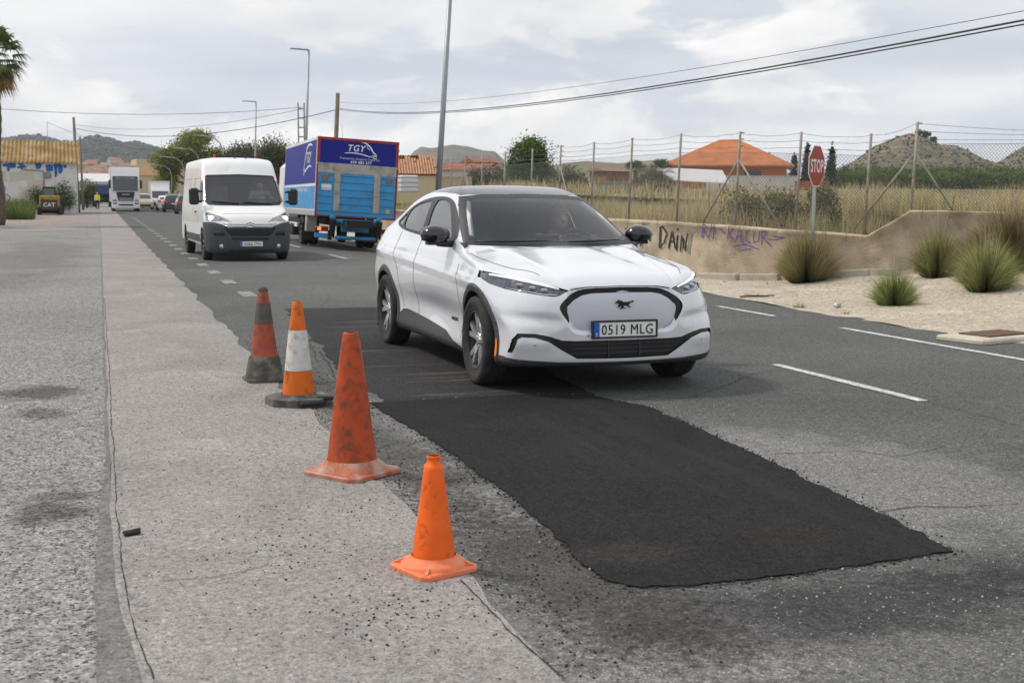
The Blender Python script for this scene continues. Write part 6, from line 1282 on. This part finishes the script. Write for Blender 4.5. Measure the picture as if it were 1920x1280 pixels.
def left_building():
    R_=atY(147,390,104.); L=13.; t=thing('workshop_building','long low workshop with yellow corrugated roof and peeling blue graffiti wall','building',(R_[0]-L,104.,.1),math.radians(1.5))
    h=4.15; wm=mat('peeling_wall',(.70,.69,.66),.9,var=.06,vs=.8,dirt=(.50,.42,.30),da=.25,ds=.35,bump=.2,bs=10); T=B(); T.prism([(0,0),(9,0),(9,h),(4.5,h+1.7),(0,h)],0,L,'x'); T.build('wall',wm,t)
    # corrugated sheets, each rib real
    r=np.random.default_rng(8); n=int(L/.20); v=[];f=[]
    rm=mat('roof_yellow',(.30,.185,.055),.9,var=.35,vs=.9,dirt=(.36,.31,.23),da=.30,ds=.9)
    for s in (0,1):
        for j in range(int(L/1.0)+1):
            x0,x1=j*1.0-.1,min(j*1.0+.95,L+.2); vv=[];ff=[]; k=22
            for i in range(k+1):
                x=x0+(x1-x0)*i/k; zz=.075*math.cos((x)*2*math.pi/.30)+r.normal(0,.004)
                for y,z in (((-.35,h-.10),(4.5,h+1.76)) if s==0 else ((4.5,h+1.76),(9.35,h-.10))): vv.append((x,y,z+zz+.06))
            for i in range(k): ff.append((2*i,2*i+2,2*i+3,2*i+1))
            mk('roof_sheet',vv,ff,rm,t,True)
    bl=mat('paint_blue',(.035,.13,.42),.85,var=.2,vs=2)
    # peeling blue fascia paint: ragged patches
    for k in range(26):
        x=r.uniform(5,L-.6); z1=h-.1-abs(r.normal(0,.10)); hh=r.uniform(.15,.85)*(1.3 if x<7 or x>L-3.5 else .6); w=r.uniform(.12,.5)
        o=[(x,z1-hh),(x+w*.5,z1-hh*r.uniform(.7,1.1)),(x+w,z1-hh*r.uniform(.5,1.)),(x+w*r.uniform(.8,1.1),z1),(x-.1*w,z1)]; T=B(); T.prism([(a,b_) for a,b_ in o],-.008-k*.0006,-.002,'y'); T.build('blue_paint',bl,t)
    cr=mat('paint_cream',(.60,.55,.45),.9,var=.1)
    for k in range(6):
        x=r.uniform(4,L-2); z1=h-.5-abs(r.normal(0,.3)); hh=r.uniform(.5,1.0); w=r.uniform(.6,1.8); T=B(); T.prism([(x,z1-hh),(x+w*.6,z1-hh*.8),(x+w,z1-hh),(x+w,z1),(x,z1)],-.0015-k*.00003,.0,'y'); T.build('cream_paint',cr,t)
    gm=mat('spray_outline',(.22,.20,.27),.8)
    for pts in ([(9.2,.9),(9.0,1.5),(9.4,2.2),(9.9,1.8),(10.2,2.3),(10.7,1.9),(11.2,2.3),(11.7,1.8),(12.5,2.0),(13.,2.3),(13.6,2.2),(13.4,1.6),(14.4,1.3),(14.3,.8),(13.2,.75),(12.2,1.0),(11.,.75),(10.,.95),(9.2,.9)],[(9.8,1.2),(10.3,1.8),(10.7,1.2)],[(11.2,1.1),(11.6,1.7),(12.,1.1)],[(12.4,1.6),(12.9,1.2)]):
        T=B(); T.tube([(5.9+(x-9.2)*.40,-.012,.4+z*.8) for x,z in pts],.045,4); T.build('graffiti',gm,t)
    T=B(); T.tube([(7.2,-.42,h+.6),(7.2,-.06,h-.2),(7.2,-.06,2.0)],.05,6); T.build('drain_pipe',mat('pipe_grey',(.25,.25,.24),.7),t); T=B(); T.tube([(L-4.,-.06,h-.6),(L-2.5,-.06,h-.7),(L-2.5,-.06,2.2)],.03,5); T.build('drain_pipe',mat('pipe_grey',(.25,.25,.24),.7),t)
    T=B(); T.box((L-2.2,-.12,h-1.0),(.5,.22,.45),bev=.04); T.build('meter_box',mat('pipe_grey'),t)
left_building()
def palm():
    p=atD(-4,330,61.); t=thing('palm_tree','tall fan palm cut by the picture edge beside the yellow roof','palm tree',(p[0],p[1],.1)); zt=atD(-4,112,61.)[2]; r=np.random.default_rng(4)
    T=B(); n=30; T.tube([(.06*math.sin(k*.4),0,zt*k/n) for k in range(n+1)],[.20+.03*(k%2)+.05*(1-k/n) for k in range(n+1)],10); T.build('trunk',mat('palm_bark',(.11,.085,.065),.95,var=.35,vs=6,bump=.7,bs=18),t)
    for k in range(46):
        az=k*2.39996; el=math.radians(78-k*3.3); dead=k>38; L=r.uniform(.75,1.05); d=np.array([math.cos(az)*math.cos(el),math.sin(az)*math.cos(el),math.sin(el)]); hub=np.array([0,0,zt])+d*L-np.array([0,0,.12*(k/46)])
        v=[];f=[];C=[]; side=np.array([-math.sin(az),math.cos(az),0]); up=np.cross(d,side)*-1
        v+=[np.array([0,0,zt])-side*.02,np.array([0,0,zt])+side*.02,hub+side*.015,hub-side*.015]; f.append((0,1,2,3)); C+=[(.10,.11,.035)]*4
        for q in np.linspace(-1.35,1.35,19):
            e=d*math.cos(q)+side*math.sin(q); l=r.uniform(.85,1.1)*(1-.15*abs(q)); m_=hub+e*l*.65; tp=hub+e*l-np.array([0,0,.30*r.uniform(.6,1.4)]); w=np.cross(e,up)*.045; n0=len(v); v+=[hub,m_-w,tp,m_+w]; f.append((n0,n0+1,n0+2,n0+3))
            c=np.array((.07,.115,.028) if not dead else (.26,.17,.06))*r.uniform(.7,1.35); c=c*(1-.0)+(np.array([.16,.13,.03])*.5 if r.random()<.15 else 0); C+=[c]*4
        colmesh('frond',[tuple(q) for q in v],f,C,FOL,t)
palm()
PT=[o for o in bpy.data.objects if o.name=='palm_tree'][0]
for (x,y,la) in ((-10.5,66.,'tall fan palm in the row left of the road, mirrored in the car windows'),(-12.5,52.,'fan palm nearest the road edge row, mirrored in the front side window')):
    q=copytree(PT); q.location=(x,y,.1); q.rotation_euler=(0,0,x); q['label']=la
def left_grass():
    r=np.random.default_rng(6); n=9000; P=[]
    while len(P)<n:
        Y=r.uniform(80,101); px=min(r.uniform(-60,66),66-abs(r.normal(0,14))-.6*max(0,Y-94)); e=gnd(px,400)
        x=ray(px,390)[0]/ray(px,390)[1]*Y
        P.append((x,Y,float(hz(x,Y))))
    P=np.array(P); V,F,C=blades(P,r.normal(0,.4,(n,2)),r.uniform(.45,1.15,n)*(1+.35*np.sin(P[:,1]*.7+P[:,0]*2.)),.018,(.055,.095,.022),(.17,.21,.06),.6,3); tag(colmesh('verge_grass',V,F,C,GRASS),'lush green grass growing along the workshop wall under the palm','grass',kind='stuff')
left_grass()
for px,py,D,sc,seed,la in ((72,395,94.8,.72,31,'smaller green shrub growing beside the skid loader'),(117,395,94.6,.85,32,'larger rounded green shrub between the skid loader and the poles'),(163,390,135.,1.2,33,'dense green tree beyond the two wooden poles')):
    p=atD(px,py,D); tree('bush' if sc<1.5 else 'small_tree',la,(p[0],p[1],.2),[(0,0,1.5*sc,1.0*sc,1.0*sc,1.45*sc)],4200,.075*sc,(.07,.105,.028),seed,.1,cat='bush' if sc<1.5 else 'tree',clus=90)
# workers' lorry beyond the poles
p=atD(192,391,150.); t=thing('tipper_truck','dark blue tipper lorry parked beyond the wooden poles','truck',(p[0],p[1],.35)); bl_=mat('tipper_blue',(.03,.06,.15),.5,var=.15); T=B(); T.box((0,2.5,2.1),(2.4,4.6,1.1),bev=.05); T.build('tipper_body',bl_,t); T=B(); T.box((0,2.5,.95),(1.0,5.6,.5)); T.box((0,-.1,1.0),(2.3,.1,.5)); T.build('chassis',mat('chassis_black'),t); T=B(); T.box((0,6.0,1.7),(2.3,1.6,2.3),bev=.2); T.build('cab',bl_,t)
for s in (-1,1):
    for y in (.9,2.2,5.9): wheel(t,s*.95,y,.5,.5,.4,None,8,dict(TY,rim=mat('steel_wheel')))
def worker(px,py,D,label,seed):
    p=atD(px,py,D); z=float(hz(p[0],p[1])); t=thing('person',label,'person',(p[0],p[1],z))
    def f(x,y,z_):
        d=ellip(x,y,z_,(0,-.02,1.62),(.085,.10,.125)); d=smin(d,capsule(x,y,z_,(0,0,1.5),(0,0,1.4),.06),.05); d=smin(d,ellip(x,y,z_,(0,0,1.18),(.21,.14,.32)),.06); d=smin(d,ellip(x,y,z_,(0,0,.92),(.18,.14,.14)),.08)
        for s in (-1,1): d=smin(d,capsule(x,y,z_,(s*.09,0,.9),(s*.11,-.03*s,.48),.095,.07),.05); d=smin(d,capsule(x,y,z_,(s*.11,-.03*s,.48),(s*.11,.04,.09),.07,.045),.03); d=smin(d,capsule(x,y,z_,(s*.11,.03,.05),(s*.12,-.14,.04),.045,.04),.03); d=smin(d,capsule(x,y,z_,(s*.20,0,1.38),(s*.27,-.02,1.1),.055,.045),.04); d=smin(d,capsule(x,y,z_,(s*.27,-.02,1.1),(s*.22,-.18,.9),.042,.03),.03); d=smin(d,ellip(x,y,z_,(s*.21,-.22,.86),(.035,.05,.05)),.02)
        return d
    V,Q=surfnet(f,(-.4,-.35,-.02),(.4,.3,1.8),.03); Nn=grad(f,V); Nn/=np.linalg.norm(Nn,axis=1,keepdims=True); z_=V[Q].mean(1)[:,2]; x_=np.abs(V[Q].mean(1)[:,0]); hi=(z_>.92)&(z_<1.45)&(x_<.26); tr=z_<=.92
    tr&=~((x_>.17)&(z_>.8)); emit_part('body',V,Q,Nn,~hi&~tr,mat('skin'),t); emit_part('vest',V,Q,Nn,hi,mat('hi_vis',(.62,.72,.05),.6),t,.012); emit_part('trousers',V,Q,Nn,tr,mat('trousers_navy',(.02,.025,.05),.9),t,.008)
worker(183,393,128.,'road worker in a bright yellow vest near the tipper lorry',1)
# ============================================================ middle distance
def on_field(px,py,D): return atD(px,py,D)
ter=mat('tile_orange',(.46,.155,.05),.85,var=.22,vs=1.4,bump=.6,bs=5); oren=mat('wall_orange',(.46,.14,.045),.85,var=.08); whw=mat('wall_white',(.62,.60,.57),.9,var=.08,vs=1.); cream=mat('wall_cream',(.55,.45,.29),.9,var=.1); redt=mat('tile_red',(.27,.10,.06),.9,var=.25,vs=1.5)
def tiled(o_name,parent,rows,m):
    pass
a=atD(1365,345,112.); block('villa','orange villa with a hipped terracotta tile roof behind a white wall','house',(a[0],a[1],1.9),(10.2,8.6,2.75),-.52,oren,ter,2.45,.7,[(-2.,-4.32,1.9,1.3,.8,'y'),(2.2,-4.32,1.9,1.5,.8,'y'),(-5.12,1,1.9,1.2,.8,'x')],hip=True)
a=atD(1325,352,98.); b_=atD(1492,352,98.); c=(a+b_)/2
def garden_wall(label,px0,px1,pyt,pyb,D,m,th=.25,name='garden_wall',cat='wall'):
    a=atD(px0,pyb,D); b_=atD(px1,pyb,D); top=atD((px0+px1)/2,pyt,D)[2]; t=thing(name,label,cat,((a[0]+b_[0])/2,(a[1]+b_[1])/2,min(a[2],b_[2])-.4),math.atan2(b_[1]-a[1],b_[0]-a[0])); h=top-(min(a[2],b_[2])-.4); T=B(); T.box((0,0,h/2),(np.linalg.norm(b_-a),th,h)); T.build('wall_panel',m,t); T=B(); T.box((0,0,h+.03),(np.linalg.norm(b_-a)+.1,th+.12,.06)); T.build('coping',m,t); return t
T=B(); T.box((0,0,2.68),(11.5,9.9,.10)); T.build('white_eaves',whw,[o for o in bpy.data.objects if o.name=='villa'][0])
garden_wall('long white garden wall in front of the orange villa',1325,1496,331,356,96.,whw); garden_wall('short bare brick wall continuing the white garden wall',1490,1553,341,360,94.,mat('brick_orange',(.36,.13,.06),.9,var=.25,vs=3.,bump=.5,bs=6))
a=atD(1295,350,90.); t=thing('tin_shed','open shed with a pale sloping sheet roof by the white wall','shed',(a[0],a[1],a[2]-.5),-.3); T=B(); T.add([(-2.6,-1.2,1.0),(2.6,-1.2,.75),(2.6,1.6,1.75),(-2.6,1.6,1.95),(-2.6,-1.2,.94),(2.6,-1.2,.69),(2.6,1.6,1.69),(-2.6,1.6,1.89)],[(0,1,2,3),(7,6,5,4),(0,4,5,1),(1,5,6,2),(2,6,7,3),(3,7,4,0)]); T.build('sheet_roof',mat('sheet_white',(.62,.60,.60),.6,var=.12,vs=2),t)
for x in (-2.4,2.4):
    for y in (-1.,1.4): T=B(); T.box((x,y,.6),(.1,.1,1.6 if y>0 else .7)); T.build('post',woodp,t)
def heap():
    a=atD(1225,362,62.); t=thing('thatch_heap','grey-brown heap of dry branches behind the fence','heap',(a[0],a[1],a[2]-.2)); r=np.random.default_rng(9); v=[];f=[]; n=2600; P=np.stack([r.normal(0,1.05,n),r.normal(0,.7,n),np.zeros(n)],1); P[:,2]=np.maximum(0,1.35-.55*np.abs(P[:,0])**1.3-.3*P[:,1]**2)*r.uniform(.75,1.,n)
    V,F,C=blades(P,r.normal(0,2.2,(n,2)),r.uniform(.1,.35,n),.014,(.16,.125,.085),(.27,.22,.155),1.2,5); colmesh('branches',V,F,C,GRASS,t)
    v=[];k=20
    for i in range(k):
        for j in range(9): x=-2.6+5.2*i/(k-1); y=-1.2+2.4*j/8; v.append((x,y,max(0,1.15-.45*abs(x)**1.3-.35*y*y)+r.normal(0,.05)))
    mk('mound',v,[(i*9+j,(i+1)*9+j,(i+1)*9+j+1,i*9+j+1) for i in range(k-1) for j in range(8)],mat('heap_soil',(.17,.135,.09),1.,var=.3,vs=3),t)
heap()
a=atD(1143,352,66.); block('wooden_hut','small brown wooden hut beside the branch heap','hut',(a[0],a[1],a[2]-.3),(1.5,1.6,1.15),.2,mat('hut_wood',(.20,.11,.06),.9,var=.3,vs=4),mat('hut_roof',(.25,.17,.11),.9,var=.2),.18,.15)
garden_wall('grey concrete ramp wall behind the fence',1116,1176,343,364,58.,mat('concrete_grey',(.30,.28,.25),.95,var=.15,vs=2.),.4)
# houses left of the green tree
a=atD(772,352,92.); t=block('ruined_house','cream house with a collapsed orange tile roof behind the box truck','house',(a[0],a[1],a[2]-1.15),(3.2,4.,2.1),-.15,cream,None); T=B(); r=np.random.default_rng(3)
T=B()
for s in (0,1):
    for i in range(17):
        for j in range(13):
            if s==0 and (i+j*1.3>22 and i<11 or (j>9 and i<6) or r.random()<.04): continue
            x=-1.75+i*.205; y0=-2.2+j*.17 if s==0 else 2.2-j*.17; T.tube([(x+.1,y0,2.08+j*.108),(x+.1,y0+(.2 if s==0 else -.2),2.08+j*.108+.115)],.10,6,False)
tag(T.build('roof_tiles',mat('tile_pale',(.50,.27,.15),.9,var=.25,vs=4),t),kind='stuff')
a=atD(848,352,118.); block('row_house','long white house with a red tile roof behind the tall lamp','house',(a[0],a[1],a[2]-1.3),(8.0,6.,2.9),-.2,whw,redt,.7,.3,[(-3,-3.02,1.6,.8,1.2,'y'),(-1.2,-3.02,1.6,.8,1.2,'y'),(.8,-3.02,1.6,.8,1.2,'y'),(2.8,-3.02,1.6,.8,1.2,'y')])
garden_wall('low cream outbuilding wall below the ruined house',752,885,333,366,84.,cream,2.)
a=atD(900,330,125.); block('row_house','small cream house end seen between the fence posts','house',(a[0],a[1],a[2]-2.6),(2.4,4,3.9),.1,cream,redt,.5)
a=atD(765,352,70.); t=thing('water_tank','white caged water tank standing beside the box truck','tank',(a[0],a[1],a[2]-.35)); T=B(); T.box((0,0,.55),(1.0,1.,1.),bev=.08); T.build('tank',mat('tank_white',(.62,.63,.63),.5),t)
for z in (.15,.4,.65,.95): T=B(); T.box((0,0,z),(1.08,1.08,.03)); T.build('cage_bar',steel,t)
for px,py,D,bl,n,s,c,seed,lab,nm in (
 (991,352,80.,[(0,0,2.2,1.35,1.3,1.3),(.2,0,3.1,.95,.9,.75),(-.6,0,1.5,.9,.9,.9),(.7,0,1.6,.8,.8,.9)],11000,.10,(.09,.145,.03),41,'round bright green leafy tree behind the fence','broadleaf_tree'),
 (922,352,85.,[(0,0,1.1,1.5,1.,.9),(-1.,0,.9,.9,.8,.7)],4200,.09,(.11,.115,.06),42,'grey-green thin shrub between the row house and the round tree','scrub_tree'),
 (1060,352,84.,[(0,0,1.0,1.3,1.,.85),(.9,0,.8,.8,.8,.7)],4200,.09,(.095,.10,.05),43,'grey-green olive shrub between the round tree and the wooden hut','scrub_tree'),
 (720,330,120.,[(0,0,2,1.2,1,1.4)],2500,.12,(.07,.08,.03),44,'dark shrub beside the ruined house gable','scrub_tree')):
    a=atD(px,py,D); tree(nm,lab,(a[0],a[1],a[2]-.5),bl,n,s,c,seed,.14,clus=130)
for px,D,R,la in ((1192,80.,.95,'smaller low fan palm beside the branch heap'),(1240,84.,1.1,'low fan palm in front of the villa corner')):
    a=atD(px,322,D); t=thing('low_palm',la,'palm tree',(a[0],a[1],a[2]-.8)); r=np.random.default_rng(int(px)); v=[];f=[];C=[]
    for k in range(60):
        az=r.uniform(0,6.28); el=r.uniform(-.1,1.4); d=np.array([math.cos(az)*math.cos(el),math.sin(az)*math.cos(el),math.sin(el)]); b0=np.array([0,0,.8])
        for q in np.linspace(-.5,.5,5):
            e=d+np.array([-math.sin(az),math.cos(az),0])*q; e/=np.linalg.norm(e); n0=len(v); w=np.array([-math.sin(az),math.cos(az),.3])*.035; v+=[b0+d*.3,b0+e*R*.7-w,b0+e*R-np.array([0,0,.12]),b0+e*R*.7+w]; f.append((n0,n0+1,n0+2,n0+3)); C+=[np.array((.085,.11,.035))*r.uniform(.6,1.4)]*4
    colmesh('fronds',[tuple(q) for q in v],f,C,FOL,t); T=B(); T.tube([(0,0,-.3),(0,0,.85)],.15,8); T.build('trunk',BARK,t)
for px,top,D,w,la in ((1441,286,125.,.34,'short thin cypress just above the right eaves of the villa'),(1459,300,125.,.30,'smallest cypress at the end of the villa roof'),(1488,286,118.,.50,'medium dark cypress behind the end of the white garden wall'),(1512,269,112.,.56,'tallest dark cypress behind the brick wall, first of the tall pair'),(1558,273,112.,.55,'tall dark cypress standing alone past the brick wall end')):
    a=atD(px,345,D); c=atD(px,top,D); h=c[2]-a[2]; tree('cypress',la,(a[0],a[1],a[2]),[(0,0,h*k,w*(1.02-k)**.55,w*(1.02-k)**.55,h*.10) for k in np.arange(.06,1.,.085)],4200,.10,(.028,.048,.020),int(px),.08,'cypresses beyond the villa',clus=260,limbs=3,cv=.2)
k=0
for px in np.arange(1575,1960,19):
    for row,(py,D) in enumerate(((352,112.),(340,140.))):
        k+=1; a=atD(px+row*9,py,D); s=1.15 if row else 1.; tree('citrus_tree','round dark green citrus tree in the orchard rows below the rocky hill',(a[0],a[1],a[2]-.4),[(0,0,.95*s,1.0*s,.9*s,.85*s),(.3,.2,1.3*s,.6,.6,.5)],750,.13,np.array((.12,.19,.036))*random.uniform(.8,1.25),100+k,.1,'orchard citrus trees',clus=45,limbs=2)
# trees beyond the van
a=atD(362,372,165.); tree('large_tree','large yellow-green tree with an uneven crown behind the panel van',(a[0],a[1],.4),[(-.6,0,7.2,2.3,2.2,1.9),(-2.9,0,6.,2.0,1.8,1.6),(2.6,0,6.2,2.1,1.9,1.5),(.6,0,9.1,1.9,1.8,1.3),(-3.3,0,3.6,1.3,1.4,1.6),(-3.5,0,1.9,.9,1.,1.2)],26000,.16,(.20,.235,.05),51,.35,clus=260,tipcol=(.32,.33,.08),limbs=12)
for px,D,bl,seed,la in ((470,150.,[(0,0,6.0,2.4,2,1.9),(-2.,0,5.6,1.8,1.6,1.6),(1.8,0,5.0,1.8,1.6,1.6)],52,'widest dark olive tree between the slim lamp and box truck'),(515,140.,[(0,0,6.0,2.0,2,2.0),(1.4,0,5.,1.6,1.5,1.6)],53,'dark green tree whose crown touches the box truck'),(432,175.,[(0,0,5.6,2.4,2,1.9)],54,'low dark tree between the large tree and the slim lamp')):
    a=atD(px,372,D); tree('dark_tree',la,(a[0],a[1],.3),bl,8000,.15,(.09,.10,.04),seed,.25,clus=140)
# ============================================================ hills, town
def hill(name,sil,foot,D0,D1,m,rows=16,nz=.0,seed=0,step=6,power=1.):
    r=np.random.default_rng(seed); xs=np.arange(sil[0][0],sil[-1][0]+1,step); top=np.interp(xs,[s[0] for s in sil],[s[1] for s in sil]); V=[]
    pos=lambda px,t,py_top:atD(px,foot+(py_top-foot)*t,D0+(D1-D0)*t**power)
    for i,(x,tp) in enumerate(zip(xs,top)):
        for k in range(rows+1):
            t=k/rows; p=pos(x,t,tp); s=nz*math.sin(math.pi*min(1,t*1.0))*(D0+(D1-D0)*t)/FPX; p[2]+=s*(math.sin(x*.21+k*.9)+math.sin(x*.083-k*.5)*1.2+r.normal(0,.5)); V.append(tuple(p))
        p=pos(x,1.,tp); V.append((p[0]*1.15,p[1]*1.15,-5.))
    n=rows+2; F=[(a*n+k,(a+1)*n+k,(a+1)*n+k+1,a*n+k+1) for a in range(len(xs)-1) for k in range(n-1)]
    tag(mk(name,V,F,m,None,True),kind='structure'); return lambda px,t:pos(px,t,float(np.interp(px,[s[0] for s in sil],[s[1] for s in sil])))
hm=mat('hill_pine',(.085,.085,.05),1.,var=.4,vs=.02,dirt=(.20,.16,.11),da=.35,ds=.012,tc='World'); hr=mat('hill_rock',(.19,.14,.085),1.,var=.4,vs=.05,dirt=(.075,.075,.035),da=.6,ds=.035,bump=1.,bs=.3,tc='World'); hc=mat('hill_crag',(.15,.125,.095),1.,var=.4,vs=.02,dirt=(.07,.075,.045),da=.4,ds=.012,tc='World')
LH=hill('hills',[(-120,268),(0,263),(40,257),(75,255),(110,266),(140,269),(165,260),(185,255),(205,262),(232,271),(255,268),(292,278),(340,292),(420,300),(520,312),(640,330)],376,420.,1900.,hm,22,2.2,1)
hill('hills',[(700,352),(748,318),(765,300),(775,284),(790,275),(808,278),(850,271),(880,275),(905,282),(928,284),(945,300),(990,322),(1060,330)],368,700.,1500.,hc,14,2.,2)
RH=hill('hills',[(1480,345),(1560,320),(1600,303),(1640,274),(1680,257),(1705,250),(1722,252),(1745,262),(1765,272),(1790,272),(1815,282),(1845,298),(1870,306),(1890,292),(1920,274),(1960,262),(2040,255)],352,260.,560.,hr,44,2.4,3,3)
hill('hills',[(930,325),(1000,318),(1060,306),(1100,302),(1160,306),(1230,300),(1300,310),(1400,318),(1500,325)],352,220.,420.,mat('hill_scrub',(.20,.165,.09),1.,var=.35,vs=.06,dirt=(.075,.08,.035),da=.4,ds=.05,tc='World'),8,2.,4)
def scrub(name,label,fn,n,px0,px1,t0,t1,s0,s1,col,seed,bias=1.):
    r=np.random.default_rng(seed); V=[];F=[];C=[]
    for _ in range(n):
        px=r.uniform(px0,px1); t=t0+(t1-t0)*r.random()**bias; p=fn(px,t); s=r.uniform(s0,s1); n0=len(V); c=np.asarray(col)*r.uniform(.6,1.4)
        ring=[(math.cos(a)*s*r.uniform(.7,1.1),math.sin(a)*s*r.uniform(.7,1.1),s*r.uniform(.35,.75)) for a in np.linspace(0,5.2,6)]
        for q in ring+[(r.normal(0,.2)*s,0,s*r.uniform(.85,1.15)),(0,0,-s*.3)]: V.append((p[0]+q[0],p[1]+q[1],p[2]+q[2])); C.append(c)
        for k in range(6): F+=[(n0+k,n0+(k+1)%6,n0+6),(n0+(k+1)%6,n0+k,n0+7)]
    tag(colmesh(name,V,F,C,FOL),label,'woodland',kind='stuff')
scrub('hill_woodland','pine woodland covering the far hills behind the town',LH,11000,-100,620,.50,1.,2.2,5.,(.045,.055,.035),1,.8); scrub('hill_scrub','dark scrub dotted over the bare rocky hill',RH,1100,1490,2030,.05,1.,.3,.9,(.065,.068,.03),2)
p=RH(1742,1.); p2_=RH(1728,1.)
for i,(px,s) in enumerate(((1722,1.0),(1736,1.3),(1750,.9))): q=RH(px,.98); tree('hill_tree','small dark tree on the crest of the rocky hill',tuple(q),[(0,0,s*1.4,s*1.5,s*1.5,s)],500,.5,(.04,.05,.02),60+i,.3,'trees on the rocky crest',clus=25,limbs=2)
def town():
    r=np.random.default_rng(12); wm=[mat('town_white',(.62,.60,.56),.9),mat('town_cream',(.52,.43,.31),.9),mat('town_ochre',(.42,.28,.17),.9),mat('town_pale',(.50,.48,.46),.9)]; rm=[mat('town_tile',(.30,.13,.08),.9),mat('town_flat',(.42,.37,.32),.9)]
    lab=['white town house low on the wooded hillside','cream town house among the hillside town','ochre town house on the lower hillside','pale grey town block on the hillside']
    for k in range(190):
        px=r.uniform(150,350) if r.random()<.88 else r.uniform(20,150); t=.05+.55*r.random()
        if px<150: t=min(t,.3)
        q=LH(px,t); w=r.uniform(6,13); l=r.uniform(6,11); h=r.uniform(4,8.5); i=int(r.choice(4,p=[.45,.25,.12,.18])); fl=r.random()<.4
        block('town_house',lab[i],'house',(q[0],q[1],q[2]-1.),(w,l,h+1.),r.uniform(-.6,.6),wm[i],rm[int(fl)],.25 if fl else r.uniform(1.2,2.2),.3,group='town houses on the hillside: '+('white','cream','ochre','grey')[i])
town()
a=atD(172,385,190.); block('warehouse','white gabled warehouse beyond the green tree','building',(a[0],a[1],.5),(7.,9.,3.4),.1,whw,mat('sheet_white'),1.3,.2)
a=atD(285,385,210.); block('warehouse','brown roofed warehouse behind the white box van','building',(a[0]+1.5,a[1],.6),(9.,10.,4.6),.15,cream,mat('roof_brown',(.28,.17,.08),.9,var=.2),1.8,.2)
a=atD(258,385,230.); block('warehouse','tall cream block rising behind the white lorry','building',(a[0]+2.,a[1],.6),(5.,8.,8.),.1,cream,None)
# ============================================================ air
hzv=B(); hzv.box((250,985,79),(2700,2250,160)); hz_o=hzv.build('haze',None); tag(hz_o,'thin bluish haze in the air over the whole valley','haze',kind='stuff')
vm=bpy.data.materials.new('haze_air'); vm.use_nodes=True; vN=vm.node_tree.nodes; vN.clear(); vo_=vN.new('ShaderNodeOutputMaterial'); pv=vN.new('ShaderNodeVolumePrincipled'); pv.inputs['Color'].default_value=(.86,.93,1.,1); pv.inputs['Density'].default_value=.00016; vm.node_tree.links.new(pv.outputs[0],vo_.inputs['Volume']); hz_o.data.materials.append(vm)
SC.cycles.max_bounces=8; SC.cycles.transparent_max_bounces=12; SC.cycles.volume_bounces=0; SC.cycles.use_denoising=True
